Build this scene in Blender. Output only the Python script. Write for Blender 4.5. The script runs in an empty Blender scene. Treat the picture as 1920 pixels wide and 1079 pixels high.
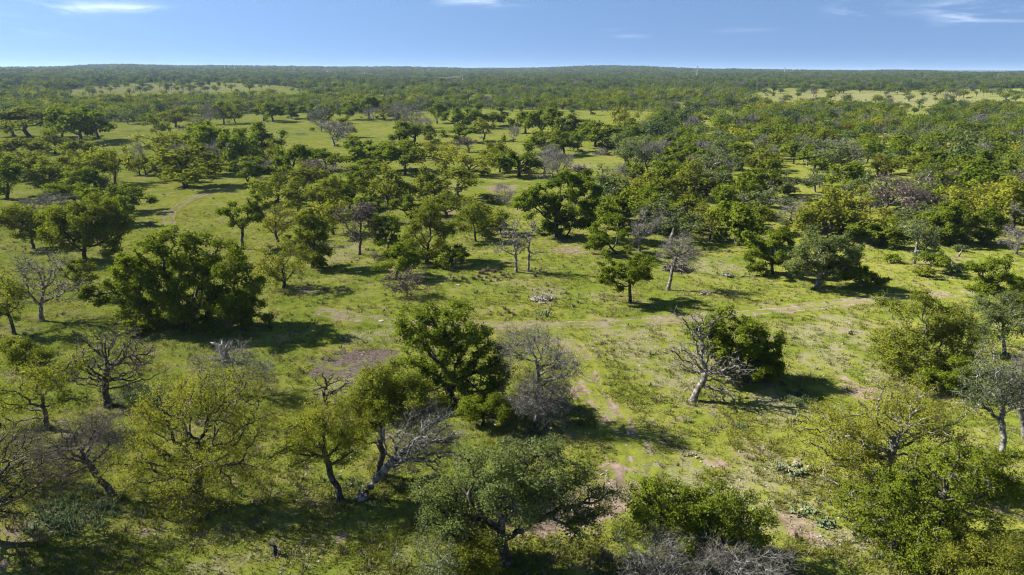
import bpy, math, random
import numpy as np
from mathutils import Vector, Matrix

R = math.radians
rng = np.random.default_rng(7)
random.seed(7)
scene = bpy.context.scene
COL = scene.collection

# ------------------------------------------------------------------ camera, sky, sun, exposure
CAM_H = 30.0
FPX, CX, CY, HORIZON = 1280.0, 960.0, 539.5, 135.0          # photograph pixels (1920 wide)
PITCH = math.atan((CY - HORIZON) / FPX)
cam = bpy.data.cameras.new('camera')
cam.sensor_width, cam.lens = 36.0, 24.0
cam.clip_start, cam.clip_end = 0.5, 60000
camo = bpy.data.objects.new('camera', cam)
COL.objects.link(camo)
camo.location = (0, 0, CAM_H)
camo.rotation_euler = (math.pi / 2 - PITCH, 0, 0)
scene.camera = camo

SUN_EL, SUN_AZ = R(37), R(-77)                               # azimuth clockwise from +Y
world = bpy.data.worlds.new('World')
scene.world = world
world.use_nodes = True
wt = world.node_tree
wt.nodes.clear()
w_out = wt.nodes.new('ShaderNodeOutputWorld')
w_bg = wt.nodes.new('ShaderNodeBackground')
w_sky = wt.nodes.new('ShaderNodeTexSky')
w_sky.sky_type = 'NISHITA'
w_sky.sun_disc = False
w_sky.sun_elevation = SUN_EL
w_sky.sun_rotation = SUN_AZ
w_sky.altitude = 450
w_sky.air_density = 1.0
w_sky.dust_density = 0.25
w_sky.ozone_density = 4.0
w_bg.inputs['Strength'].default_value = 0.054
wt.links.new(w_bg.outputs[0], w_out.inputs[0])
# clear dry air: the blue of the upper sky reaches down towards the horizon
w_tc = wt.nodes.new('ShaderNodeTexCoord')
w_sp = wt.nodes.new('ShaderNodeSeparateXYZ')
w_cv = wt.nodes.new('ShaderNodeFloatCurve')
w_cb = wt.nodes.new('ShaderNodeCombineXYZ')
w_nm = wt.nodes.new('ShaderNodeVectorMath')
w_nm.operation = 'NORMALIZE'
wt.links.new(w_tc.outputs['Generated'], w_sp.inputs[0])
wt.links.new(w_sp.outputs[2], w_cv.inputs['Value'])
_c = w_cv.mapping.curves[0]
_c.points[0].location = (0.0, 0.32)
_c.points[1].location = (1.0, 1.0)
_c.points.new(0.10, 0.36)
_c.points.new(0.30, 0.46)
w_cv.mapping.update()
wt.links.new(w_sp.outputs[0], w_cb.inputs[0])
wt.links.new(w_sp.outputs[1], w_cb.inputs[1])
wt.links.new(w_cv.outputs[0], w_cb.inputs[2])
wt.links.new(w_cb.outputs[0], w_nm.inputs[0])
wt.links.new(w_nm.outputs[0], w_sky.inputs[0])

sun_d = bpy.data.lights.new('sun', 'SUN')
sun_d.energy = 5.0
sun_d.angle = R(0.5)
sun_d.color = (1.0, 0.95, 0.86)
sun = bpy.data.objects.new('sun', sun_d)
COL.objects.link(sun)
sv = Vector((math.sin(SUN_AZ) * math.cos(SUN_EL), math.cos(SUN_AZ) * math.cos(SUN_EL), math.sin(SUN_EL)))
sun.rotation_euler = sv.to_track_quat('Z', 'Y').to_euler()

vs = scene.view_settings
vs.view_transform, vs.look, vs.gamma, vs.use_curve_mapping = 'Standard', 'None', 1.0, False
vs.exposure = 1.72
scene.render.engine = 'CYCLES'
cy = scene.cycles
cy.max_bounces, cy.diffuse_bounces, cy.glossy_bounces = 5, 3, 1
cy.transmission_bounces, cy.transparent_max_bounces, cy.volume_bounces = 3, 6, 0
cy.use_denoising = True
cy.denoiser = 'OPENIMAGEDENOISE'
cy.denoising_input_passes = 'RGB_ALBEDO_NORMAL'
cy.denoising_prefilter = 'NONE'
cy.filter_width = 1.1
cy.caustics_reflective = cy.caustics_refractive = False
HAZE = 0.00006


# ------------------------------------------------------------------ small helpers
def smooth(a, b, x):
    t = np.clip((np.asarray(x, float) - a) / (b - a), 0, 1)
    return t * t * (3 - 2 * t)


_T = np.random.default_rng(3).random((256, 256))


def vnoise(x, y):
    x, y = np.asarray(x, float), np.asarray(y, float)
    xi, yi = np.floor(x).astype(int), np.floor(y).astype(int)
    fx, fy = x - xi, y - yi
    fx, fy = fx * fx * (3 - 2 * fx), fy * fy * (3 - 2 * fy)
    g = lambda i, j: _T[i % 256, j % 256]
    return (g(xi, yi) * (1 - fx) * (1 - fy) + g(xi + 1, yi) * fx * (1 - fy) + g(xi, yi + 1) * (1 - fx) * fy + g(xi + 1, yi + 1) * fx * fy)


def fbm(x, y, n=3):
    s, a, t = 0, 0.5, 0
    for k in range(n):
        s = s + a * vnoise(x * 2 ** k + 17 * k, y * 2 ** k + 31 * k)
        t += a
        a *= 0.5
    return s / t


D_K = [0, 250, 600, 1000, 1500, 2500, 4000, 6000, 9000, 16000, 24000]
H_L = [0, 0, 2.5, 8.5, 14, 27, 44, 38, 30, 30, 20]
H_M = [0, 0, 2.0, 6.5, 11, 20, 44, 40, 30, 30, 20]
H_R = [0, 0, 1.5, 6.0, 12, 19, 25, 24, 24, 62, 40]


def terrain(x, y):
    x, y = np.asarray(x, float), np.asarray(y, float)
    d = np.hypot(x, y)
    px = CX + FPX * 1.05 * x / np.maximum(np.abs(y), 1.0)          # rough azimuth measure
    px = np.where(y > 0, np.clip(px, -400, 2320), np.where(x < 0, -400, 2320))
    l, m, r = np.interp(d, D_K, H_L), np.interp(d, D_K, H_M), np.interp(d, D_K, H_R)
    wr = smooth(1150, 1420, px)
    wm = smooth(450, 650, px) * (1 - wr)
    h = l * (1 - wm - wr) + m * wm + r * wr
    far = smooth(700, 2500, d)
    h = h + far * 9 * (fbm(x / 900 + 5, y / 900) - 0.5) + smooth(2200, 4200, d) * 34 * (fbm(px / 230.0 + 3, d / 3500, 4) - 0.5)
    h = h + smooth(8000, 14000, d) * 40 * (fbm(px / 300.0 + 40, d / 9000) - 0.5)
    h = h + (fbm(x / 38 + 9, y / 38) - 0.5) * 1.0 * smooth(20, 60, d)
    return h


cP, sP = math.cos(PITCH), math.sin(PITCH)


def ray(px, py):
    u, v = (px - CX) / FPX, (CY - py) / FPX
    return np.array([u, cP + v * sP, -sP + v * cP])


def ground(px, py):
    """the point of the terrain seen at a photograph pixel"""
    r = ray(px, py)
    t, prev = 15.0, 15.0
    while t < 26000:
        if CAM_H + t * r[2] <= float(terrain(t * r[0], t * r[1])):
            lo, hi = prev, t
            for _ in range(22):
                m = (lo + hi) / 2
                if CAM_H + m * r[2] <= float(terrain(m * r[0], m * r[1])):
                    hi = m
                else:
                    lo = m
            return np.array([hi * r[0], hi * r[1], float(terrain(hi * r[0], hi * r[1]))])
        prev = t
        t *= 1.02
    t = 6000.0
    return np.array([t * r[0], t * r[1], float(terrain(t * r[0], t * r[1]))])


def at_depth(px, py, Y):
    r = ray(px, py)
    t = Y / r[1]
    return np.array([t * r[0], Y, CAM_H + t * r[2]])


def project(x, y, z):
    x, y, z = np.asarray(x, float), np.asarray(y, float), np.asarray(z, float) - CAM_H
    f = np.maximum(y * cP - z * sP, 1e-3)
    v = y * sP + z * cP
    return CX + FPX * x / f, CY - FPX * v / f


def px_per_m(p):
    return FPX / (p[1] * cP - (p[2] - CAM_H) * sP)


def in_poly(px, py, poly):
    px, py = np.asarray(px, float), np.asarray(py, float)
    ins = np.zeros(px.shape, bool)
    n = len(poly)
    for i in range(n):
        x0, y0 = poly[i]
        x1, y1 = poly[(i + 1) % n]
        c = (y0 > py) != (y1 > py)
        xi = (x1 - x0) * (py - y0) / ((y1 - y0) if y1 != y0 else 1e-9) + x0
        ins ^= c & (px < xi)
    return ins


def mesh_np(name, V, groups, mats, attr=None, smooth_shade=False):
    """V: n x 3; groups: list of (faces n x k, material index)"""
    me = bpy.data.meshes.new(name)
    V = np.ascontiguousarray(V, np.float32)
    me.vertices.add(len(V))
    me.vertices.foreach_set('co', V.ravel())
    loops = np.concatenate([g[0].ravel() for g in groups]).astype(np.int32)
    sizes = np.concatenate([np.full(len(g[0]), g[0].shape[1], np.int32) for g in groups])
    mi = np.concatenate([np.full(len(g[0]), g[1], np.int32) for g in groups])
    me.loops.add(len(loops))
    me.loops.foreach_set('vertex_index', loops)
    me.polygons.add(len(sizes))
    starts = np.concatenate([[0], np.cumsum(sizes)[:-1]]).astype(np.int32)
    me.polygons.foreach_set('loop_start', starts)
    me.polygons.foreach_set('material_index', mi)
    if smooth_shade:
        me.polygons.foreach_set('use_smooth', np.ones(len(sizes), bool))
    for m in mats:
        me.materials.append(m)
    if attr:
        for k, (dom, val) in attr.items():
            a = me.attributes.new(k, 'FLOAT', dom)
            a.data.foreach_set('value', np.ascontiguousarray(val, np.float32))
    me.update(calc_edges=True)
    return me


def link(name, data, parent=None, **props):
    o = bpy.data.objects.new(name, data)
    COL.objects.link(o)
    if parent is not None:
        o.parent = parent
    for k, v in props.items():
        o[k] = v
    return o


def root_empty(name, loc, label, cat, group=None, rz=0.0, scale=(1, 1, 1)):
    o = link(name, None)
    o.empty_display_size = 0.5
    o.location = loc
    o.rotation_euler = (0, 0, rz)
    o.scale = scale
    o['label'], o['category'] = label, cat
    if group:
        o['group'] = group
    return o


# ------------------------------------------------------------------ materials
def mat(name):
    m = bpy.data.materials.new(name)
    m.use_nodes = True
    m.node_tree.nodes.clear()
    return m, m.node_tree


def N(t, typ, **kw):
    n = t.nodes.new(typ)
    for k, v in kw.items():
        if k.startswith('i_'):
            key = k[2:]
            n.inputs[int(key) if key.isdigit() else key].default_value = v
        else:
            setattr(n, k, v)
    return n


ALB = 0.70                                                       # all surface colours below are scaled by this


def mixc(t, fac, a, b, mode='MIX', k=None):
    k = ALB if k is None and mode == 'MIX' else (1.0 if k is None else k)
    n = t.nodes.new('ShaderNodeMix')
    n.data_type, n.blend_type = 'RGBA', mode
    for sock, v in ((n.inputs[0], fac), (n.inputs[6], a), (n.inputs[7], b)):
        if isinstance(v, (int, float)):
            sock.default_value = v
        elif isinstance(v, tuple):
            sock.default_value = (v[0] * k, v[1] * k, v[2] * k, 1)
        else:
            t.links.new(v, sock)
    return n.outputs[2]


def math_n(t, op, a, b=None, clamp=False):
    n = t.nodes.new('ShaderNodeMath')
    n.operation, n.use_clamp = op, clamp
    for i, v in enumerate((a, b)):
        if v is None:
            continue
        if isinstance(v, (int, float)):
            n.inputs[i].default_value = v
        else:
            t.links.new(v, n.inputs[i])
    return n.outputs[0]


def ramp(t, fac, lo, hi):
    n = t.nodes.new('ShaderNodeMapRange')
    n.interpolation_type = 'SMOOTHSTEP'
    n.inputs[1].default_value, n.inputs[2].default_value = lo, hi
    t.links.new(fac, n.inputs[0])
    return n.outputs[0]


def leaf_mat(name, dark, light, warm, trans=0.43, rnd=0.40):
    m, t = mat(name)
    at = N(t, 'ShaderNodeAttribute', attribute_name='v')
    inf = N(t, 'ShaderNodeObjectInfo')
    c = mixc(t, at.outputs['Fac'], dark, light)
    f = math_n(t, 'MULTIPLY', inf.outputs['Random'], rnd)
    c = mixc(t, f, c, warm)
    d = N(t, 'ShaderNodeBsdfDiffuse')
    tr = N(t, 'ShaderNodeBsdfTranslucent')
    t.links.new(c, d.inputs[0])
    c2 = mixc(t, 1.0, c, (1.08, 1.15, 0.6), 'MULTIPLY')
    t.links.new(c2, tr.inputs[0])
    mx = N(t, 'ShaderNodeMixShader', i_0=trans)
    t.links.new(d.outputs[0], mx.inputs[1])
    t.links.new(tr.outputs[0], mx.inputs[2])
    o = N(t, 'ShaderNodeOutputMaterial')
    t.links.new(mx.outputs[0], o.inputs[0])
    return m


def noise_mat(name, a, b, scale=2.0, detail=4, rough=0.9, bump=0.0, c=None, cscale=6.0, stretch=None):
    m, t = mat(name)
    tc = N(t, 'ShaderNodeTexCoord')
    src = tc.outputs['Object']
    if stretch:
        mp = N(t, 'ShaderNodeMapping')
        mp.inputs['Scale'].default_value = stretch
        t.links.new(src, mp.inputs[0])
        src = mp.outputs[0]
    n = N(t, 'ShaderNodeTexNoise', i_Scale=scale, i_Detail=detail)
    t.links.new(src, n.inputs['Vector'])
    col = mixc(t, ramp(t, n.outputs[0], 0.38, 0.62), a, b)
    if c:
        n2 = N(t, 'ShaderNodeTexNoise', i_Scale=cscale, i_Detail=3)
        t.links.new(src, n2.inputs['Vector'])
        col = mixc(t, ramp(t, n2.outputs[0], 0.52, 0.62), col, c)
    p = N(t, 'ShaderNodeBsdfPrincipled', i_Roughness=rough)
    p.inputs['Specular IOR Level'].default_value = 0.2
    t.links.new(col, p.inputs['Base Color'])
    if bump:
        bn = N(t, 'ShaderNodeBump', i_Distance=bump)
        t.links.new(n.outputs[0], bn.inputs['Height'])
        t.links.new(bn.outputs[0], p.inputs['Normal'])
    o = N(t, 'ShaderNodeOutputMaterial')
    t.links.new(p.outputs[0], o.inputs[0])
    return m


M_LEAF = {
    'live': leaf_mat('live_oak_leaf', (0.086, 0.132, 0.012), (0.220, 0.276, 0.027), (0.18, 0.205, 0.020)),
    'olive': leaf_mat('post_oak_leaf', (0.115, 0.148, 0.015), (0.262, 0.290, 0.032), (0.23, 0.225, 0.034)),
    'bud': leaf_mat('budding_oak_leaf', (0.172, 0.197, 0.015), (0.370, 0.384, 0.035), (0.33, 0.30, 0.05)),
    'gray': leaf_mat('grey_green_leaf', (0.092, 0.128, 0.038), (0.200, 0.250, 0.070), (0.18, 0.205, 0.075)),
    'juniper': leaf_mat('juniper_needles', (0.045, 0.076, 0.024), (0.095, 0.142, 0.048), (0.085, 0.12, 0.05), 0.2),
    'brown': leaf_mat('dry_leaf', (0.13, 0.10, 0.070), (0.24, 0.19, 0.135), (0.21, 0.165, 0.12), 0.1),
    'rust': leaf_mat('rusty_leaf', (0.13, 0.115, 0.016), (0.24, 0.19, 0.030), (0.21, 0.15, 0.03)),
}
M_BARK = noise_mat('dark_oak_bark', (0.035, 0.030, 0.025), (0.095, 0.083, 0.07), 3.0, 5, 0.95, 0.04, (0.16, 0.15, 0.135), 1.7)
M_GREY = noise_mat('grey_lichen_bark', (0.085, 0.077, 0.066), (0.215, 0.20, 0.17), 3.0, 5, 0.95, 0.03, (0.36, 0.36, 0.33), 2.2)
M_PALE = noise_mat('pale_dead_wood', (0.10, 0.088, 0.075), (0.31, 0.285, 0.245), 3.0, 5, 0.9, 0.03)
M_TWIGGREY = noise_mat('grey_twig', (0.10, 0.092, 0.085), (0.19, 0.18, 0.165), 5.0, 3, 0.95)
M_TWIG = noise_mat('brown_twig', (0.07, 0.055, 0.05), (0.15, 0.125, 0.115), 5.0, 3, 0.95)


def ground_material():
    m, t = mat('pasture_ground')
    geo = N(t, 'ShaderNodeNewGeometry')
    P = geo.outputs['Position']

    def noise(s, d=4, dist=0.0, rough=0.55):
        n = N(t, 'ShaderNodeTexNoise', i_Scale=s, i_Detail=d, i_Roughness=rough, i_Distortion=dist)
        t.links.new(P, n.inputs['Vector'])
        return n.outputs[0]

    def A(k):
        return N(t, 'ShaderNodeAttribute', attribute_name=k).outputs['Fac']

    big, med, fine, tiny = noise(0.022, 3), noise(0.16, 5, 0.4), noise(1.1, 5), noise(5.5, 3)
    c = mixc(t, ramp(t, big, 0.38, 0.62), (0.152, 0.200, 0.026), (0.218, 0.238, 0.036))
    c = mixc(t, ramp(t, med, 0.42, 0.68), c, (0.260, 0.252, 0.055))
    c = mixc(t, math_n(t, 'MULTIPLY', ramp(t, noise(0.33, 4, 0.8), 0.54, 0.70), 0.6), c, (0.105, 0.155, 0.022))
    c = mixc(t, math_n(t, 'MULTIPLY', ramp(t, fine, 0.44, 0.66), 0.6), c, (0.070, 0.096, 0.014))
    c = mixc(t, math_n(t, 'MULTIPLY', ramp(t, tiny, 0.50, 0.70), 0.5), c, (0.27, 0.25, 0.055))
    # pale dry / stony grass
    jit = math_n(t, 'MULTIPLY', math_n(t, 'SUBTRACT', math_n(t, 'ADD', math_n(t, 'ADD', fine, med), noise(0.5, 6, 0.6)), 1.5), 1.5)
    dryf = ramp(t, math_n(t, 'ADD', A('dry'), math_n(t, 'MULTIPLY', jit, 2.2)), 0.15, 1.35)
    dryc = mixc(t, ramp(t, tiny, 0.4, 0.6), (0.19, 0.18, 0.075), (0.31, 0.28, 0.18))
    c = mixc(t, math_n(t, 'MULTIPLY', dryf, 0.9), c, dryc)
    # lush weeds
    wf = ramp(t, math_n(t, 'ADD', A('weed'), jit), 0.35, 0.9)
    c = mixc(t, math_n(t, 'MULTIPLY', wf, 0.8), c, mixc(t, fine, (0.045, 0.085, 0.030), (0.09, 0.14, 0.06)))
    # straw patches everywhere, small
    c = mixc(t, math_n(t, 'MULTIPLY', ramp(t, noise(0.55, 6, 1.0), 0.60, 0.72), 0.55), c, (0.25, 0.205, 0.085))
    # bare soil
    df = ramp(t, math_n(t, 'ADD', A('dirt'), math_n(t, 'MULTIPLY', jit, 1.3)), 0.42, 0.8)
    soil = mixc(t, ramp(t, fine, 0.35, 0.65), (0.17, 0.122, 0.09), (0.33, 0.25, 0.185))
    soil = mixc(t, math_n(t, 'MULTIPLY', ramp(t, tiny, 0.58, 0.66), 0.6), soil, (0.36, 0.30, 0.24))
    c = mixc(t, df, c, soil)
    # churned dark red-brown soil
    mf = ramp(t, math_n(t, 'ADD', A('mud'), jit), 0.40, 0.8)
    mud = mixc(t, ramp(t, noise(2.4, 5, 1.5), 0.35, 0.65), (0.085, 0.064, 0.052), (0.205, 0.165, 0.135))
    c = mixc(t, mf, c, mud)
    # woodland floor far away: dark green-grey scrub where trees are too far to tell apart
    ff = A('wood')
    wn = N(t, 'ShaderNodeTexNoise', i_Scale=0.03, i_Detail=6, i_Roughness=0.7)
    t.links.new(P, wn.inputs['Vector'])
    c = mixc(t, ff, c, mixc(t, ramp(t, wn.outputs[0], 0.4, 0.6), (0.040, 0.058, 0.020), (0.075, 0.092, 0.032)))
    p = N(t, 'ShaderNodeBsdfDiffuse', i_Roughness=0.6)
    t.links.new(c, p.inputs[0])
    hsum = math_n(t, 'ADD', math_n(t, 'MULTIPLY', fine, 0.7), math_n(t, 'MULTIPLY', tiny, 0.3))
    bn = N(t, 'ShaderNodeBump', i_Distance=0.25, i_Strength=0.7)
    t.links.new(hsum, bn.inputs['Height'])
    t.links.new(bn.outputs[0], p.inputs['Normal'])
    o = N(t, 'ShaderNodeOutputMaterial')
    t.links.new(p.outputs[0], o.inputs[0])
    return m


M_GROUND = ground_material()

# wispy clouds high in the sky, part of the sky itself
tc = N(wt, 'ShaderNodeTexCoord')
sep = N(wt, 'ShaderNodeSeparateXYZ')
wt.links.new(tc.outputs['Generated'], sep.inputs[0])
az = math_n(wt, 'ARCTAN2', sep.outputs[0], sep.outputs[1])
el = math_n(wt, 'ARCSINE', sep.outputs[2])
comb = N(wt, 'ShaderNodeCombineXYZ')
wt.links.new(az, comb.inputs[0])
wt.links.new(math_n(wt, 'MULTIPLY', el, 5.0), comb.inputs[1])
cn = N(wt, 'ShaderNodeTexNoise', i_Scale=9.0, i_Detail=7, i_Roughness=0.62, i_Distortion=0.6)
wt.links.new(comb.outputs[0], cn.inputs['Vector'])


def sky_ang(px, py):
    r = ray(px, py)
    r = r / np.linalg.norm(r)
    return math.atan2(r[0], r[1]), math.asin(r[2])


cl_total = None
for (px, py, rx, ry, amt) in [(225, 14, 50, 6, 0.7), (125, 17, 30, 9, 0.3), (905, 1, 60, 8, 0.7), (1600, 24, 26, 12, 0.75), (1668, 14, 22, 9, 0.35),
                              (1800, 13, 45, 8, 0.5), (1890, 24, 45, 7, 0.4), (1806, 38, 30, 7, 0.45), (1182, 69, 26, 3, 0.3), (1100, 55, 50, 3, 0.2),
                              (1380, 57, 50, 3, 0.14), (-150, 40, 120, 12, 0.6), (2080, 20, 120, 16, 0.6), (500, -70, 160, 20, 0.7),
                              (1350, -120, 200, 22, 0.7), (2500, 30, 150, 18, 0.6), (-700, -40, 260, 25, 0.6)]:
    a0, e0 = sky_ang(px, py)
    dx = math_n(wt, 'MULTIPLY', math_n(wt, 'SUBTRACT', az, a0), FPX / rx)
    dy = math_n(wt, 'MULTIPLY', math_n(wt, 'SUBTRACT', el, e0), FPX / ry)
    d2 = math_n(wt, 'ADD', math_n(wt, 'MULTIPLY', dx, dx), math_n(wt, 'MULTIPLY', dy, dy))
    g = math_n(wt, 'EXPONENT', math_n(wt, 'MULTIPLY', d2, -0.9))
    g = math_n(wt, 'MULTIPLY', g, amt)
    cl_total = g if cl_total is None else math_n(wt, 'ADD', cl_total, g)
cl = math_n(wt, 'MULTIPLY', cl_total, math_n(wt, 'MULTIPLY', ramp(wt, cn.outputs[0], 0.42, 0.74), 0.6), True)
skyc = mixc(wt, cl, w_sky.outputs[0], (11.5, 12.2, 13.4), k=1.0)
wt.links.new(skyc, w_bg.inputs[0])


# ------------------------------------------------------------------ ground
def ellipse_mask(x, y, e):
    cx, cy_, rx, ry = e[:4]
    c = ground(cx, cy_)
    s = px_per_m(c)
    rxm = rx / s
    rym = (ground(cx, cy_ - ry)[1] - ground(cx, cy_ + ry)[1]) / 2
    return 1 - smooth(0.2, 1.35, np.sqrt(((x - c[0]) / rxm) ** 2 + ((y - c[1]) / rym) ** 2))


# where the woods stand and where the pasture lies open (looked up in the photograph)
FAR_L = [(100, 184), (112, 172), (160, 163), (230, 157), (300, 155), (400, 154), (470, 157), (545, 163), (580, 170), (560, 190), (420, 187), (330, 190), (240, 194), (170, 196), (120, 200)]
LEFT_OPEN = [(-900, 262), (-300, 250), (0, 242), (90, 234), (215, 231), (270, 236), (310, 226), (420, 216), (520, 212), (660, 213), (700, 206), (760, 210), (840, 210), (880, 204), (960, 208), (1060, 206), (1180, 212), (1245, 222),
             (1225, 236), (1200, 262), (1150, 278), (1170, 300), (1290, 322), (1300, 345), (1230, 352), (1140, 352), (1140, 420), (1100, 455), (1180, 470), (1300, 455), (1400, 470), (1480, 452), (1700, 462), (1900, 462),
             (2200, 470), (2500, 520), (2500, 1600), (-1500, 1600), (-1500, 300)]
CLEAR = [([(1598, 320), (1612, 313), (1660, 311), (1720, 324), (1728, 346), (1650, 354), (1605, 344)], 0.0),
         ([(1595, 330), (1732, 335), (1735, 388), (1605, 386)], 0.0),
         ([(1630, 258), (1692, 260), (1700, 296), (1635, 294)], 0.0),
         ([(1270, 208), (1400, 205), (1430, 224), (1330, 238), (1270, 234)], 0.10),
         ([(1312, 228), (1338, 230), (1340, 280), (1310, 280)], 0.0),
         ([(1385, 180), (1400, 168), (1480, 165), (1560, 168), (1650, 171), (1760, 168), (1930, 166), (2300, 168), (2300, 204), (1930, 204), (1700, 207), (1560, 205), (1430, 203)], 0.07),
         ([(1690, 208), (1740, 208), (1745, 234), (1685, 232)], 0.05),
         ([(850, 178), (925, 177), (945, 192), (865, 193)], 0.08), ([(740, 168), (770, 167), (770, 173), (745, 174)], 0.1), ([(1220, 192), (1300, 190), (1310, 204), (1215, 205)], 0.15),
         ([(640, 178), (740, 176), (770, 190), (640, 194)], 0.2), ([(940, 206), (1230, 208), (1240, 218), (940, 216)], 0.1), ([(330, 128), (420, 135), (380, 140)], 0.4),
         ([(1330, 190), (1400, 188), (1400, 197), (1330, 197)], 0.2), ([(120, 152), (200, 150), (200, 154)], 0.5)]


def wood_density(px, py):
    d = np.ones_like(px)
    d[in_poly(px, py, LEFT_OPEN)] = 0.0
    d[in_poly(px, py, FAR_L)] = 0.045
    for poly, v in CLEAR:
        d[in_poly(px, py, poly)] = v
    return d


DIRT = [(1060, 950, 150, 56), (1160, 925, 70, 62), (1185, 815, 22, 9), (1150, 880, 45, 25, ), (1010, 985, 90, 30), (1630, 745, 50, 25), (1085, 735, 28, 18), (1350, 700, 20, 12),
        (940, 352, 45, 7), (1175, 345, 40, 6), (1200, 150, 1, 1), (905, 182, 20, 3), (570, 298, 30, 6), (1590, 713, 20, 12), (1490, 985, 50, 35), (1380, 855, 40, 8),
        (1350, 870, 50, 9), (580, 545, 30, 8), (1070, 470, 40, 12), (840, 400, 20, 5)]
DRY = [(1190, 645, 120, 50), (1240, 690, 110, 45), (1350, 660, 70, 45), (1540, 660, 80, 50), (1460, 760, 90, 50), (1250, 870, 110, 60), (1420, 930, 100, 70), (1610, 640, 55, 28), (1580, 600, 45, 14), (1640, 700, 55, 40), (1500, 960, 75, 60), (1560, 1000, 70, 60), (1040, 548, 75, 14),
       (1100, 552, 40, 10), (1180, 890, 70, 45), (700, 630, 60, 25), (1290, 720, 60, 40), (1440, 880, 70, 50), (1210, 335, 70, 10), (1080, 310, 60, 7), (650, 720, 60, 40),
       (1420, 640, 60, 20), (1520, 620, 60, 25), (1660, 184, 330, 20), (1640, 182, 300, 14), (320, 165, 220, 10), (1750, 480, 60, 15), (560, 1040, 60, 30), (400, 1060, 90, 30), (1330, 500, 80, 25), (640, 470, 60, 25)]
WEED = [(255, 742, 65, 28), (560, 252, 28, 4), (238, 280, 30, 4), (250, 246, 28, 3), (140, 960, 90, 40), (1500, 750, 30, 20), (1000, 825, 60, 20)]
MUD = [(665, 682, 98, 34), (705, 668, 58, 20), (610, 695, 50, 20)]


def attrs(x, y, dirt_extra=None):
    z = terrain(x, y)
    px, py = project(x, y, z)
    d = np.hypot(x, y)
    n = (fbm(x / 3.1, y / 3.1, 3) - 0.5) * 0.5
    out = {}
    for k, L in (('dirt', DIRT), ('dry', DRY), ('weed', WEED), ('mud', MUD)):
        a = np.zeros_like(x)
        for e in L:
            a = np.maximum(a, ellipse_mask(x, y, e))
        out[k] = np.clip(a + n * (a > 0.02), 0, 1)
    if dirt_extra is not None:
        out['dirt'] = np.maximum(out['dirt'], dirt_extra)
    out['wood'] = np.maximum(smooth(3500, 5500, d), np.where(y > 0, wood_density(px, py), 1.0) * smooth(330, 800, d) * 0.9)
    return out


def build_ground():
    # a polar sheet round the point under the camera: fine where the camera looks, to the horizon
    th_f = np.linspace(R(-46), R(46), 420)
    th_b = np.linspace(R(46), R(314), 90)[1:-1]
    th = np.concatenate([th_f, th_b])
    rad = np.concatenate([[6.0, 14.0, 22.0], np.geomspace(28, 24000, 330)])
    T, Rr = np.meshgrid(th, rad)
    x, y = Rr * np.sin(T), Rr * np.cos(T)
    z = terrain(x, y)
    nr, nt = x.shape
    V = np.stack([x, y, z], -1).reshape(-1, 3)
    i, j = np.meshgrid(np.arange(nr - 1), np.arange(nt), indexing='ij')
    j2 = (j + 1) % nt
    F = np.stack([i * nt + j, (i + 1) * nt + j, (i + 1) * nt + j2, i * nt + j2], -1).reshape(-1, 4)[:, ::-1]
    c = len(V)
    V = np.vstack([V, [[0, 0, float(terrain(0, 0))]]])
    jj = np.arange(nt)
    F3 = np.stack([np.full(nt, c), jj, (jj + 1) % nt], -1)[:, ::-1]
    at = attrs(V[:, 0], V[:, 1])
    me = mesh_np('ground', V, [(F, 0), (F3, 0)], [M_GROUND], {k: ('POINT', v) for k, v in at.items()}, True)
    link('ground', me, kind='structure')


build_ground()


def catmull(P, n):
    P = np.asarray(P, float)
    Q = np.vstack([2 * P[0] - P[1], P, 2 * P[-1] - P[-2]])
    out = []
    for i in range(1, len(Q) - 2):
        for k in range(n):
            t = k / n
            out.append(0.5 * (2 * Q[i] + (Q[i + 1] - Q[i - 1]) * t + (2 * Q[i - 1] - 5 * Q[i] + 4 * Q[i + 1] - Q[i + 2]) * t * t + (3 * Q[i] - Q[i - 1] - 3 * Q[i + 1] + Q[i + 2]) * t ** 3))
    out.append(P[-1])
    return np.array(out)


TRACK_C = []


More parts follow.
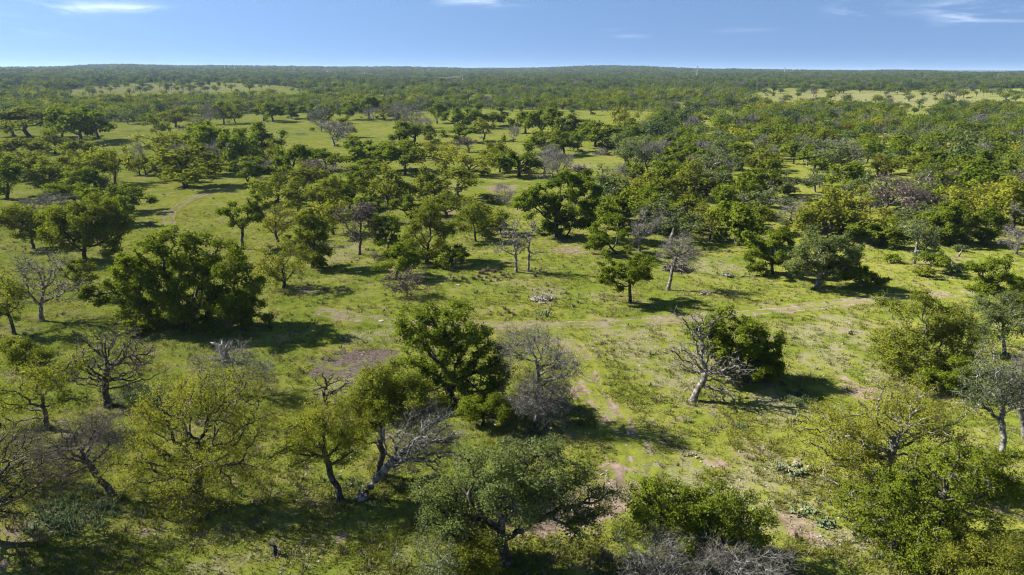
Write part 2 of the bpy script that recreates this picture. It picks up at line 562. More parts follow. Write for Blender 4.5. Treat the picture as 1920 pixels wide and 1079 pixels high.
def build_track(pts, strength, label_kind='dirt_track', half=1.9):
    W = np.array([ground(*p)[:2] for p in pts])
    L = np.sum(np.linalg.norm(np.diff(W, axis=0), axis=1))
    C = catmull(W, max(4, int(L / 0.6 / (len(W) - 1))))
    C = C[np.concatenate([[True], np.linalg.norm(np.diff(C, axis=0), axis=1) > 0.05])]
    TRACK_C.append(C)
    tan = np.gradient(C, axis=0)
    tan /= np.linalg.norm(tan, axis=1)[:, None] + 1e-9
    nor = np.stack([-tan[:, 1], tan[:, 0]], -1)
    off = np.linspace(-half, half, 23)
    X = C[:, None, :] + nor[:, None, :] * off[None, :, None]
    x, y = X[..., 0], X[..., 1]
    u = np.broadcast_to(off[None, :], x.shape)
    wob = (fbm(x / 2.5, y / 2.5) - 0.5) * 0.5
    rut = np.maximum(np.exp(-((u - 0.85 + wob) / 0.30) ** 2), np.exp(-((u + 0.85 + wob) / 0.30) ** 2))
    s_along = np.linspace(0, 1, len(C))[:, None]
    fade = smooth(0, 0.04, s_along) * (1 - smooth(0.96, 1, s_along))
    patch = smooth(0.36, 0.58, fbm(x / 9 + 40, y / 9, 3))
    edge = 1 - smooth(half - 0.5, half, np.abs(u))
    d = rut * strength * (0.85 + 0.3 * patch) * fade * edge
    z = terrain(x, y) + 0.06 * edge + 0.01 - 0.05 * rut * fade * edge
    nr, nt = x.shape
    V = np.stack([x, y, z], -1).reshape(-1, 3)
    i, j = np.meshgrid(np.arange(nr - 1), np.arange(nt - 1), indexing='ij')
    F = np.stack([i * nt + j, i * nt + j + 1, (i + 1) * nt + j + 1, (i + 1) * nt + j], -1).reshape(-1, 4)
    at = attrs(V[:, 0], V[:, 1])
    at['dirt'] = np.maximum(at['dirt'], d.ravel() * 1.15)
    at['dry'] = np.maximum(at['dry'], (np.exp(-(u / 1.5) ** 4) * 0.75 * strength * fade).ravel())
    me = mesh_np('dirt_track', V, [(F, 0)], [M_GROUND], {k: ('POINT', v) for k, v in at.items()}, True)
    return link('dirt_track', me, kind='structure')


build_track([(560, 578), (620, 590), (690, 599), (760, 605), (850, 609), (930, 611), (1000, 611), (1100, 608), (1200, 603), (1300, 596), (1420, 586), (1540, 573), (1650, 561), (1760, 553), (1850, 549), (1960, 545)], 1.05)
build_track([(318, 424), (314, 412), (320, 398), (338, 384), (360, 373), (385, 364), (420, 357), (455, 352)], 1.0)
build_track([(1000, 613), (1050, 632), (1085, 665), (1100, 700), (1115, 740), (1150, 785), (1185, 822), (1200, 870), (1180, 930)], 0.5)
build_track([(240, 232), (330, 226), (420, 216), (470, 212)], 0.4)


# ------------------------------------------------------------------ tree growing
def grow(A, trunk, step, dk, seed, iters=90, jitter=0.22, top_only=3):
    """space colonisation: attractors A pull branches out of the trunk polyline"""
    g = np.random.default_rng(seed)
    cap = 16000
    pos = np.zeros((cap, 3))
    par = np.full(cap, -1, int)
    kids = np.zeros(cap, int)
    n = len(trunk)
    pos[:n] = trunk
    par[1:n] = np.arange(n - 1)
    nt = n
    st = max(0, n - top_only)
    D = np.linalg.norm(A[:, None] - pos[None, st:n], axis=2)
    near = D.argmin(1) + st
    dist = D.min(1)
    for it in range(iters):
        if len(A) == 0:
            break
        v = (A - pos[near]) / np.maximum(dist, 1e-6)[:, None]
        act, inv = np.unique(near, return_inverse=True)
        acc = np.zeros((len(act), 3))
        np.add.at(acc, inv, v)
        acc /= np.linalg.norm(acc, axis=1)[:, None] + 1e-6
        acc += g.normal(0, jitter, acc.shape)
        acc /= np.linalg.norm(acc, axis=1)[:, None] + 1e-6
        ok = kids[act] < 3
        new = pos[act[ok]] + step * acc[ok]
        k = len(new)
        if k == 0 or n + k > cap:
            break
        pos[n:n + k] = new
        par[n:n + k] = act[ok]
        kids[act[ok]] += 1
        Dn = np.linalg.norm(A[:, None] - new[None], axis=2)
        bi = Dn.argmin(1)
        bd = Dn[np.arange(len(A)), bi]
        up = bd < dist
        near[up] = bi[up] + n
        dist[up] = bd[up]
        n += k
        al = dist > dk
        A, near, dist = A[al], near[al], dist[al]
    return pos[:n].copy(), par[:n].copy(), nt


def add_twigs(pos, par, tips, per, length, seed, segs=2, droop=0.0):
    g = np.random.default_rng(seed)
    base = np.repeat(tips, per)
    d0 = pos[base] - pos[np.maximum(par[base], 0)]
    d0 /= np.linalg.norm(d0, axis=1)[:, None] + 1e-6
    d = d0 * 0.8 + g.normal(0, 0.62, d0.shape)
    d[:, 2] += 0.12 - droop
    P, Q = [pos], [par]
    n = len(pos)
    prev, pp = base, pos[base]
    for s in range(segs):
        d = d / (np.linalg.norm(d, axis=1)[:, None] + 1e-6) + g.normal(0, 0.28, d.shape)
        L = length * g.uniform(0.5, 1.3, (len(base), 1)) / segs
        newp = pp + d / (np.linalg.norm(d, axis=1)[:, None] + 1e-6) * L
        P.append(newp)
        Q.append(prev)
        prev = np.arange(n, n + len(base))
        n += len(base)
        pp = newp
    return np.vstack(P), np.concatenate(Q), prev


def radii(pos, par, r_trunk, r_tip, e=2.5):
    n = len(pos)
    tips = np.zeros(n)
    has = np.zeros(n, bool)
    has[par[par >= 0]] = True
    tips[~has] = 1
    main = np.full(n, -1, int)
    best = np.zeros(n)
    for i in range(n - 1, 0, -1):
        p = par[i]
        tips[p] += tips[i]
        if tips[i] > best[p]:
            best[p] = tips[i]
            main[p] = i
    r = r_trunk * (tips / tips[0]) ** (1 / e)
    return np.maximum(r, r_tip), main, tips


def wood_mesh(pos, par, r, main, sel, sides_rule):
    """tubes for the edges sel (indices of child nodes): n x 3, faces"""
    Vs, Fs, off = [], [], 0
    c = sel
    p = par[c]
    d = pos[c] - pos[p]
    d /= np.linalg.norm(d, axis=1)[:, None] + 1e-9
    nd = np.zeros_like(pos)                                   # node frame direction
    nd[c] = d
    mc = main[c]
    has = mc >= 0
    nx = np.zeros_like(d)
    nx[has] = pos[mc[has]] - pos[c[has]]
    nx /= np.linalg.norm(nx, axis=1)[:, None] + 1e-9
    e_dir = d + nx * has[:, None]
    e_dir /= np.linalg.norm(e_dir, axis=1)[:, None] + 1e-9
    node_dir = np.zeros_like(pos)
    node_dir[c] = e_dir
    ismain = main[p] == c
    s_dir = np.where((ismain & (np.linalg.norm(node_dir[p], axis=1) > 0.1))[:, None], node_dir[p], d)
    s_r = np.where(ismain, r[p], np.minimum(r[c] * 1.25, r[p]))
    e_r = r[c]
    for k, lo, hi in sides_rule:
        m = (e_r > lo) & (e_r <= hi)
        if not m.any():
            continue

        def ringv(C, D, rad):
            ref = np.where((np.abs(D[:, 2]) > 0.8)[:, None], np.array([[1.0, 0.2, 0]]), np.array([[0.1, 0.05, 1.0]]))
            u = np.cross(D, ref)
            u /= np.linalg.norm(u, axis=1)[:, None] + 1e-9
            w = np.cross(D, u)
            a = np.arange(k) * 2 * math.pi / k
            return C[:, None] + rad[:, None, None] * (np.cos(a)[None, :, None] * u[:, None] + np.sin(a)[None, :, None] * w[:, None])
        a = ringv(pos[p[m]], s_dir[m], s_r[m])
        b = ringv(pos[c[m]], e_dir[m], e_r[m])
        q = len(a)
        Vs.append(np.concatenate([a, b], 1).reshape(-1, 3))
        b0 = off + np.arange(q)[:, None] * 2 * k
        j = np.arange(k)[None]
        j2 = (j + 1) % k
        Fs.append(np.stack([b0 + j, b0 + j2, b0 + k + j2, b0 + k + j], -1).reshape(-1, 4))
        off += q * 2 * k
    if not Vs:
        return np.zeros((0, 3)), np.zeros((0, 4), int)
    return np.vstack(Vs), np.vstack(Fs)


def leaves(pos, own, n, L, sig, seed, centre=None, vclump=None, rough=0.5):
    g = np.random.default_rng(seed)
    idx = g.integers(0, len(pos), n)
    c = pos[idx] + g.normal(0, sig, (n, 3)) * np.array([1, 1, 0.75])
    ax = g.normal(0, 1, (n, 3))
    ax[:, 2] *= 0.6
    ax /= np.linalg.norm(ax, axis=1)[:, None]
    nr = g.normal(0, rough, (n, 3))
    nr[:, 2] += 0.6
    if centre is not None:
        o = c - centre
        nr += 0.75 * o / (np.linalg.norm(o, axis=1)[:, None] + 1e-6)
    if own is not None:                                         # leaves of one spray face out of that spray
        o = c - own[idx]
        nr += 0.75 * o / (np.linalg.norm(o, axis=1)[:, None] + 1e-6)
    sd = np.cross(ax, nr)
    sd /= np.linalg.norm(sd, axis=1)[:, None] + 1e-6
    up = np.cross(sd, ax)
    ll = L * g.uniform(0.65, 1.35, (n, 1))
    ww = ll * g.uniform(0.26, 0.42, (n, 1))
    fold = ww * 0.4
    V = np.stack([c - ax * ll * 0.5, c + sd * ww + up * fold, c + ax * ll * 0.5, c - sd * ww + up * fold], 1).reshape(-1, 3)
    F = np.arange(4 * n).reshape(-1, 4)
    cl = vclump[idx] if vclump is not None else np.full(n, 0.5)
    v = np.clip(cl * 0.7 + g.uniform(0, 0.4, n) - 0.05, 0, 1)
    return V, F, v


KIND = {  # leaf material, bark, leaves per render px of crown, twig count per tip, attractor thickness, jitter
    'live': dict(leaf='live', bark=M_BARK, dens=5.4, tw=0, shell=0.45, jit=0.25),
    'olive': dict(leaf='olive', bark=M_BARK, dens=4.0, tw=1, shell=0.6, jit=0.28),
    'bud': dict(leaf='bud', bark=M_BARK, dens=1.15, tw=2, shell=0.8, jit=0.30),
    'gray': dict(leaf='gray', bark=M_GREY, dens=1.9, tw=3, shell=0.8, jit=0.30),
    'bare': dict(leaf=None, bark=M_GREY, dens=0.0, tw=6, shell=0.9, jit=0.32),
    'barebrown': dict(leaf='brown', bark=M_TWIG, dens=0.35, tw=5, shell=0.9, jit=0.30),
    'darkbare': dict(leaf='bud', bark=M_BARK, dens=0.10, tw=4, shell=0.9, jit=0.32),
    'dead': dict(leaf=None, bark=M_PALE, dens=0.0, tw=2, shell=0.9, jit=0.34),
    'juniper': dict(leaf='juniper', bark=M_BARK, dens=4.0, tw=0, shell=0.5, jit=0.2),
    'rust': dict(leaf='rust', bark=M_BARK, dens=2.5, tw=1, shell=0.6, jit=0.28),
}
SIDES = [(3, 0, 0.045), (5, 0.045, 0.14), (8, 0.14, 9)]


def clump_attractors(lobes, kind, n_att, g, clump_r):
    """attractors in small oblate clumps spread through the crown's lobes, with gaps between the clumps"""
    K = KIND[kind]
    vol = np.array([max(l[1] * l[2] * l[3], 0.05) for l in lobes]) ** 0.8
    pr = vol / vol.sum()
    ncl = max(7, int(n_att / 11))
    cs = []
    for c, rx, ry, rz in lobes:
        pass
    li = g.choice(len(lobes), ncl, p=pr)
    d = g.normal(0, 1, (ncl, 3))
    d /= np.linalg.norm(d, axis=1)[:, None]
    rad = g.uniform(0, 1, ncl) ** (K['shell'] / 1.6)
    rad = np.where(g.random(ncl) < 0.16, g.uniform(0.95, 1.25, ncl), rad * 0.96)
    C = np.array([lobes[i][0] for i in li]) + d * rad[:, None] * np.array([[lobes[i][1], lobes[i][2], lobes[i][3]] for i in li])
    ai = g.integers(0, ncl, n_att)
    off = g.normal(0, 1, (n_att, 3))
    off /= np.linalg.norm(off, axis=1)[:, None]
    off *= (g.uniform(0, 1, n_att) ** 0.33 * g.uniform(0.6, 1.35, ncl)[ai])[:, None] * clump_r * np.array([1, 1, 0.6])
    return C[ai] + off, C


def build_tree_geo(kind, lobes, trunk, r_trunk, n_att, leaf_L, n_leaf, seed, limbs=True, r_tip=0.016, twig_len=0.7, bark=None):
    """-> dict of meshes. All coordinates relative to the base."""
    g = np.random.default_rng(seed)
    K = KIND[kind]
    bark = bark or K['bark']
    size = np.mean([l[1] for l in lobes])
    A, CC = clump_attractors(lobes, kind, n_att, g, float(np.clip(size * 0.27, 0.38, 1.0)))
    A0 = A[A[:, 2] > 0.4]
    A = A[A[:, 2] > 0.5] if (A[:, 2] > 0.5).sum() > 20 else A
    ext = np.ptp(A, axis=0).max()
    step = max(0.18, ext / 34)
    pos, par, nt = grow(A, trunk, step, step * 1.55, seed + 1, jitter=K['jit'])
    has = np.zeros(len(pos), bool)
    has[par[par >= 0]] = True
    tips = np.where(~has)[0]
    thin0 = tips
    ncol = len(pos)
    if K['tw']:
        r0, _, tp0 = radii(pos, par, r_trunk, r_tip)
        thin = np.where((tp0 <= 3) & (np.arange(len(pos)) >= nt))[0]
        m = max(1, K['tw'] // 2)
        pos, par, last = add_twigs(pos, par, thin, m, twig_len, seed + 2)
        if K['tw'] >= 5 or (K['tw'] == 4 and seed % 2):
            pos, par, last = add_twigs(pos, par, last, 2, twig_len * 0.6, seed + 3, 1)
    r, main, tp = radii(pos, par, r_trunk, r_tip)
    if K['tw']:
        r[ncol:] = r_tip * (0.5 if K['tw'] >= 6 else 0.8)
    # trunk flare
    zrel = pos[:nt, 2]
    r[:nt] *= 1 + 0.55 * np.exp(-np.maximum(zrel, 0) / 0.35)
    n = len(pos)
    owner = np.zeros(n, int)                                    # 0 trunk, 1.. limbs
    if limbs:
        kids = {}
        for i in range(1, n):
            kids.setdefault(par[i], []).append(i)
        roots = [k for i in range(nt) for k in kids.get(i, []) if k >= nt]
        tot = max(tp[0], 1)
        guard = 0
        while guard < 60:
            guard += 1
            big = [k for k in roots if tp[k] > 0.07 * tot]
            if len(big) >= 5 or not roots:
                break
            k = max(roots, key=lambda q: tp[q])
            if tp[k] < 0.25 * tot:
                break
            roots.remove(k)
            roots += kids.get(k, [])
        big = sorted([k for k in roots if tp[k] > 0.05 * tot], key=lambda q: -tp[q])[:7]
        for q, k in enumerate(big):
            owner[k] = q + 1
        for i in range(1, n):
            if owner[i] == 0 and owner[par[i]] > 0:
                owner[i] = owner[par[i]]
    out = {'limbs': []}
    idx = np.arange(1, n)
    for q in range(owner.max() + 1):
        sel = idx[owner[1:] == q]
        if len(sel) == 0:
            continue
        V, F = wood_mesh(pos, par, r, main, sel, SIDES)
        if len(F) == 0:
            continue
        me = mesh_np('trunk' if q == 0 else 'limb', V, [(F, 0)], [bark], None, True)
        if q == 0:
            out['trunk'] = me
        else:
            out['limbs'].append(me)
    if n_leaf and K['leaf']:
        nodes = np.where((tp <= 4) & (np.arange(n) >= nt))[0]
        if len(nodes) < 8:
            nodes = np.arange(nt, n)
        P = np.vstack([pos[nodes], A0])
        # a tone for each clump of the crown (older and newer leaves)
        tone = g.uniform(0, 1, len(CC))
        dm = np.linalg.norm(P[:, None] - CC[None], axis=2).argmin(1)
        V, F, v = leaves(P, CC[dm], n_leaf, leaf_L, max(0.17, leaf_L * 0.9), seed + 5, pos[:, :].mean(0), tone[dm])
        V[:, 2] = np.maximum(V[:, 2], 0.05)
        out['crown'] = mesh_np('crown', V, [(F, 0)], [M_LEAF[K['leaf']]], {'v': ('FACE', v)})
    return out


def trunk_line(base, top, n=7, wob=0.10, seed=0):
    g = np.random.default_rng(seed)
    t = np.linspace(0, 1, n)[:, None]
    P = base + (top - base) * t
    L = np.linalg.norm(top - base)
    w = g.normal(0, wob * L * 0.35, (n, 3)) * np.sin(t * math.pi)
    w[:, 2] *= 0.2
    return P + w


def place_tree(name, geo, loc, label, group=None, rz=0, scale=(1, 1, 1), cat='tree'):
    root = root_empty(name, loc, label, cat, group, rz, scale)
    if 'trunk' in geo:
        link('trunk', geo['trunk'], root)
    for lm in geo['limbs']:
        link('limb', lm, root)
    if 'crown' in geo:
        link('crown', geo['crown'], root, kind='stuff')
    return root


NAME = {'live': 'live_oak', 'olive': 'post_oak', 'bud': 'budding_oak', 'gray': 'lichen_oak', 'bare': 'bare_oak', 'barebrown': 'dry_shrub', 'darkbare': 'bare_oak', 'dead': 'dead_tree', 'rust': 'rusty_oak'}
PLACED = []                                                     # x, y, crown radius of every tree set by hand


def hero(kind, base, lobes, label, fork=None, dens=1.0, r=None, seed=None, group=None, att=1.0, name=None, cat='tree', bark=None, cap=34000):
    b = ground(*base)
    s = px_per_m(b)
    Y = b[1]
    LL = []
    area = 0
    for l in lobes:
        cx, cy_, rx, ry = l[:4]
        dd = l[4] if len(l) > 4 else 0.0
        c = at_depth(cx, cy_, Y + dd)
        sc = px_per_m(c)
        rxm, rym = rx / sc, ry / sc
        c = c - b
        rz = rym * 0.92
        c[2] = max(c[2], rz * 0.55 + 0.4)
        LL.append((c, rxm, min(rxm, 4.5) * 0.9, rz))
        area += math.pi * rx * ry
    if fork is None:
        top = np.mean([l[0] for l in LL], axis=0)
        zt = max(0.9, min(l[0][2] - l[3] * 0.6 for l in LL))
        top = np.array([top[0] * 0.45, top[1] * 0.45, min(zt, 2.6)])
    else:
        top = at_depth(fork[0], fork[1], Y) - b
    H = max(l[0][2] + l[3] for l in LL)
    Wd = max(l[0][0] + l[1] for l in LL) - min(l[0][0] - l[1] for l in LL)
    seed = seed if seed is not None else int(base[0] * 7 + base[1] * 13) % 99991
    if r is None:
        r = 0.027 * (H + Wd * 0.6) / 1.6
    ra = area * 0.2844                                         # render pixels
    K = KIND[kind]
    leaf_L = max(0.08, 1.5 / (s * 0.5333))
    want = ra * K['dens'] * dens * 1.3
    nl = int(min(cap, want))
    leaf_L *= float(np.clip(math.sqrt(want / max(nl, 1)), 1, 1.35))
    na = int(np.clip((130 + ra * 0.11) * att, 130, 2200))
    geo = build_tree_geo(kind, LL, trunk_line(np.array([0, 0, -0.15]), top, 7, 0.06, seed), r, na, leaf_L, nl, seed,
                         limbs=ra > 700, r_tip=max(0.012, 0.16 / (s * 0.5333)), twig_len=float(np.clip(Wd * 0.11, 0.4, 0.95)), bark=bark)
    PLACED.append((b[0] + np.mean([l[0][0] for l in LL]), b[1] + 0.0, Wd / 2))
    return place_tree(name or NAME[kind], geo, b, label, group, cat=cat)


# ---- trees told apart one by one: kind, base pixel, crown lobes (centre, radii, metres nearer or farther)
hero('bud', (370, 939), [(385, 735, 95, 42), (310, 790, 78, 50), (450, 800, 60, 58), (285, 870, 65, 50, -1), (380, 875, 85, 55, -1.5), (360, 940, 65, 26, -2.5)],
     'large half-leafed oak with bright yellow buds, casting a forked trunk shadow over the grass', fork=(374, 880), r=0.30)
hero('bare', (217, 931), [(110, 830, 62, 48), (190, 808, 55, 40), (170, 860, 50, 38), (95, 870, 45, 30)],
     'leafless grey tree with a slanting trunk, leaning away from the large yellow-budded oak', fork=(160, 862), r=0.22, bark=M_TWIG)
hero('bud', (90, 806), [(40, 725, 60, 42), (100, 700, 48, 35), (130, 748, 42, 26), (20, 770, 45, 30)],
     'thin straggly oak half in leaf beside the bare dark oak at the frame edge', fork=(82, 765), dens=0.8)
hero('darkbare', (202, 762), [(200, 648, 82, 38), (145, 690, 38, 35), (265, 690, 42, 42), (210, 690, 60, 42)],
     'bare black-limbed oak with a straight trunk standing above blue-green weeds', fork=(197, 705), r=0.30, att=1.2)
hero('bud', (640, 940), [(600, 785, 72, 45), (565, 850, 45, 42), (635, 830, 45, 52)],
     'yellow-green oak with a dark trunk leaning to the left, next to the leaning dead trunk', fork=(612, 860), dens=1.35, r=0.22)
hero('bare', (673, 936), [(800, 800, 56, 40), (775, 860, 50, 40), (835, 840, 32, 42), (760, 820, 40, 30)],
     'dying tree leaning far over with grey tangled leafless branches', fork=(738, 862), r=0.30, att=1.1)
hero('olive', (712, 893), [(735, 712, 55, 36), (692, 765, 46, 42), (775, 762, 50, 50), (732, 752, 58, 45), (665, 815, 38, 32)],
     'fresh green oak rising behind the leaning dead trunk, below the bare brown soil patch', fork=(716, 800), dens=0.9)
hero('live', (848, 756), [(800, 612, 52, 45), (868, 602, 60, 42), (908, 650, 40, 45), (785, 660, 42, 45), (845, 650, 60, 45), (880, 730, 62, 55), (800, 745, 55, 45), (930, 700, 30, 30)],
     'tall dark green oak in mid-clearing with forked black limbs showing through', fork=(838, 705), r=0.36)
hero('bare', (1006, 798), [(1005, 648, 55, 34), (955, 658, 26, 26), (1050, 690, 44, 46), (1000, 730, 50, 36), (1040, 752, 40, 32)],
     'leafless grey oak with drooping twigs right beside the tall dark green oak', fork=(1009, 705), r=0.24, att=2.0)
hero('bare', (1022, 806), [(998, 748, 40, 34), (1048, 752, 28, 34)],
     'dense grey thicket of dead twigs at the foot of the leafless grey oak', name='twig_thicket', cat='shrub', r=0.16, att=2.6)
hero('live', (905, 800), [(930, 760, 45, 28), (890, 770, 35, 22)], 'low dark evergreen thicket between the tall dark oak and the grey twig thicket', name='evergreen_shrub', cat='shrub', r=0.12)
hero('live', (1402, 716), [(1372, 618, 62, 36), (1425, 640, 46, 45), (1340, 640, 42, 34), (1400, 680, 70, 40), (1440, 692, 36, 28)],
     'dense rounded dark evergreen oak behind the white leaning dead tree', r=0.32, dens=1.1)
hero('dead', (1298, 752), [(1300, 668, 52, 38), (1350, 692, 48, 40), (1308, 605, 42, 34), (1345, 728, 40, 20)],
     'white weathered dead oak with a thick leaning trunk in front of a rounded evergreen', fork=(1325, 700), r=0.30, att=1.6)
hero('olive', (1748, 706), [(1720, 590, 62, 35), (1780, 610, 46, 40), (1690, 650, 46, 34), (1745, 655, 70, 40), (1700, 688, 45, 26)],
     'broad oak with green sprays on pale grey limbs at the right of the stony clearing', fork=(1750, 672), dens=0.95, bark=M_GREY)
hero('live', (1790, 735), [(1780, 690, 45, 28), (1750, 710, 40, 20)], 'bright low bush under the broad grey-limbed oak', name='evergreen_shrub', cat='shrub', r=0.10)
hero('gray', (1880, 855), [(1868, 690, 56, 48), (1850, 745, 46, 42), (1905, 745, 42, 45)],
     'lichen grey tree with a white forked trunk at the right frame edge', fork=(1880, 800), bark=M_GREY, r=0.22, dens=0.35, att=1.5)
hero('bare', (1924, 822), [(1915, 700, 45, 50), (1940, 740, 45, 40)],
     'pale bare trunk half cut off by the frame beside the white forked trunk', fork=(1912, 770), bark=M_PALE, r=0.22)
hero('bud', (1668, 910), [(1590, 805, 92, 48), (1690, 762, 80, 46), (1755, 805, 62, 52), (1640, 845, 92, 48), (1560, 850, 50, 28)],
     'wide oak with grey bare tips and yellow-green leaves above the prickly pears', fork=(1672, 850), bark=M_GREY, r=0.34, dens=1.35, att=1.4)
hero('live', (1770, 1005), [(1790, 880, 80, 50), (1870, 880, 50, 40), (1640, 955, 75, 48), (1710, 925, 70, 45), (1850, 930, 58, 48), (1745, 990, 90, 48, -1), (1700, 1030, 70, 32, -2)],
     'big glossy green oak filling the lower right corner', fork=(1766, 945), r=0.34)
hero('olive', (1855, 1085), [(1835, 1052, 72, 40), (1900, 1040, 42, 35)],
     'bright green young oak at the bottom right corner of the view', dens=1.2)
hero('gray', (948, 1055), [(935, 872, 82, 44), (1050, 858, 58, 40), (850, 950, 70, 45), (1082, 925, 62, 55), (985, 935, 72, 48), (1100, 970, 40, 40), (870, 1000, 60, 30)],
     'spreading oak with two crossing dark trunks over pink bare soil', fork=(940, 1000), bark=M_BARK, r=0.34, dens=2.0)
hero('olive', (898, 1098), [(895, 1045, 48, 38)], 'bright green sapling in front of the two-trunked oak', cat='tree', dens=1.5)
hero('live', (1312, 1050), [(1235, 935, 60, 44), (1325, 935, 48, 35), (1378, 970, 66, 45), (1270, 985, 82, 42), (1400, 1018, 50, 28)],
     'round green oak on the near edge, between the two-trunked oak and the prickly pears', r=0.26)
hero('bare', (1240, 1120), [(1235, 1055, 85, 35)], 'grey leafless crown poking up at the bottom edge below the round green oak', cat='tree')
hero('bare', (1390, 1120), [(1385, 1052, 82, 38)], 'grey leafless crown at the bottom edge, the one nearer the prickly pears', cat='tree')
hero('gray', (825, 1115), [(825, 1050, 72, 34)], 'grey lichen-crusted crown at the bottom edge left of the bright sapling', dens=0.6)
hero('bud', (-60, 1012), [(-40, 850, 95, 60), (20, 900, 55, 45), (-80, 910, 90, 60), (15, 950, 45, 32)],
     'sparse oak cut by the lower left frame edge', r=0.3, dens=0.3, att=1.2)
hero('bare', (-34, 905), [(18, 845, 58, 42), (62, 872, 40, 30), (-30, 830, 50, 40)], 'grey twiggy tree at the left frame edge below the straggly oak', r=0.2, bark=M_TWIG)
hero('darkbare', (-170, 1065), [(-120, 930, 80, 60), (-200, 900, 80, 60), (-60, 980, 60, 40)], 'black-limbed bare oak just outside the lower left corner, its branch shadow in view', r=0.32, att=1.2)
hero('olive', (30, 700), [(25, 655, 40, 30), (60, 668, 30, 22)], 'green bushy oak at the left edge behind the straggly oak')
hero('live', (352, 616), [(330, 462, 72, 38), (265, 505, 70, 48), (400, 490, 72, 50), (330, 535, 90, 58), (215, 540, 50, 34), (440, 560, 68, 55), (350, 600, 85, 46), (470, 590, 40, 38), (280, 590, 60, 40)],
     'huge sprawling live oak with the widest crown of all', r=0.45, dens=1.8, att=2.4, cap=85000)
hero('darkbare', (78, 602), [(75, 500, 70, 32), (40, 530, 30, 30), (115, 535, 45, 32), (75, 545, 55, 28)],
     'bare oak with many upright fanned limbs left of the huge live oak', fork=(76, 575), r=0.26, att=1.2, bark=M_GREY)
hero('olive', (150, 560), [(155, 520, 28, 24), (130, 500, 22, 18)], 'small olive tree squeezed between the fan-limbed bare oak and the huge live oak', dens=0.8)
hero('bud', (27, 627), [(18, 545, 30, 35), (25, 585, 22, 22), (-10, 560, 40, 50)], 'slender sparse tree at the left frame edge in front of the fan-limbed oak')
hero('olive', (158, 490), [(110, 400, 60, 28), (172, 402, 60, 30), (130, 438, 60, 35), (205, 440, 42, 38), (175, 420, 50, 40)],
     'massive dark olive oak with several twisted trunks beside the left meadow', r=0.32, dens=1.1)
hero('olive', (63, 467), [(38, 415, 46, 28), (75, 432, 32, 24)], 'oak with a slanting trunk just left of the massive twisted oak')
hero('live', (453, 467), [(450, 400, 38, 26), (478, 385, 25, 20), (430, 412, 20, 16)], 'lone oak with a clear straight trunk beside the two-rut track', fork=(455, 430), dens=0.8)
hero('bud', (532, 541), [(530, 478, 50, 32), (518, 512, 40, 20), (560, 500, 28, 25)], 'yellowish oak with a short trunk to the right of the huge live oak', dens=1.1)
hero('olive', (585, 503), [(590, 420, 36, 36), (596, 465, 36, 36), (572, 450, 26, 48)], 'tall narrow oak just behind the yellowish short-trunked oak', r=0.22)
hero('bud', (522, 456), [(518, 402, 46, 36), (500, 425, 25, 22)], 'brownish half-leafed oak between the lone trackside oak and the tall narrow oak', dens=1.0)
hero('bare', (447, 742), [(418, 690, 52, 36), (478, 698, 42, 38), (445, 660, 30, 22)], 'low spreading grey leafless tree in front of the huge live oak', r=0.16)
hero('darkbare', (611, 757), [(612, 716, 38, 20), (640, 722, 22, 14)], 'small black crooked tree below the bare soil patch', fork=(606, 735), r=0.18)
hero('barebrown', (673, 478), [(670, 415, 35, 36), (690, 400, 22, 20)], 'pinkish grey leafless tree at the left end of the tree row')
hero('live', (727, 477), [(725, 422, 30, 32), (735, 450, 24, 18)], 'slim dark tree right of the pinkish leafless tree')
hero('live', (743, 522), [(742, 488, 38, 24), (760, 470, 26, 22)], 'dark low-crowned oak whose foot is hidden by the brown dead shrub')
hero('olive', (800, 492), [(800, 420, 42, 36), (788, 462, 45, 24), (825, 450, 26, 28)], 'tall olive oak behind the brown dead shrub')
hero('barebrown', (763, 556), [(763, 532, 34, 24)], 'reddish brown dead shrub standing alone on the open grass', name='dry_shrub', cat='shrub', r=0.08, att=1.6)
hero('live', (843, 500), [(846, 470, 26, 18), (866, 476, 14, 14)], 'small leaning dark oak beside the bunchgrass clumps', fork=(848, 482), r=0.28)
hero('olive', (892, 453), [(886, 415, 40, 26)], 'round green oak behind the two dead snags')
hero('dead', (968, 511), [(960, 438, 24, 26), (938, 462, 24, 14), (975, 465, 18, 22)], 'bare dead snag with a long low branch, standing next to a taller snag', fork=(967, 482), r=0.20, att=2.5)
hero('dead', (990, 509), [(997, 436, 16, 28), (1012, 474, 18, 8), (985, 452, 12, 16)], 'straight slim dead snag on the right of the pair', fork=(992, 476), r=0.18, att=2.5)
hero('live', (1042, 446), [(1080, 348, 52, 30), (1010, 362, 42, 28), (985, 395, 40, 26), (1062, 400, 62, 36), (1105, 370, 30, 30)],
     'wide domed oak with leaning trunks, biggest crown of the middle distance', r=0.32)
hero('live', (1062, 443), [(1045, 415, 35, 22)], 'short leaning oak under the skirt of the wide domed oak', fork=(1072, 425))
hero('live', (1160, 477), [(1137, 435, 42, 32), (1120, 458, 22, 14)], 'bushy oak to the right of the wide domed oak')
hero('bare', (1200, 472), [(1205, 425, 30, 25), (1190, 445, 15, 12)], 'grey cloud-like leafless tree between two bushy green oaks')
hero('live', (1182, 568), [(1178, 500, 56, 26), (1145, 520, 28, 18), (1214, 524, 24, 22), (1180, 525, 35, 18)],
     'neat umbrella-shaped oak alone on the grass above the main track', fork=(1181, 545), r=0.22)
hero('bare', (1252, 544), [(1262, 468, 40, 30), (1285, 490, 22, 20)], 'tall pale-trunked bare tree beside the umbrella-shaped oak', fork=(1268, 480), bark=M_PALE, r=0.24)
hero('bud', (1330, 450), [(1326, 410, 42, 26), (1345, 430, 24, 14)], 'budding oak with a visible fork at the edge of the dense wood')
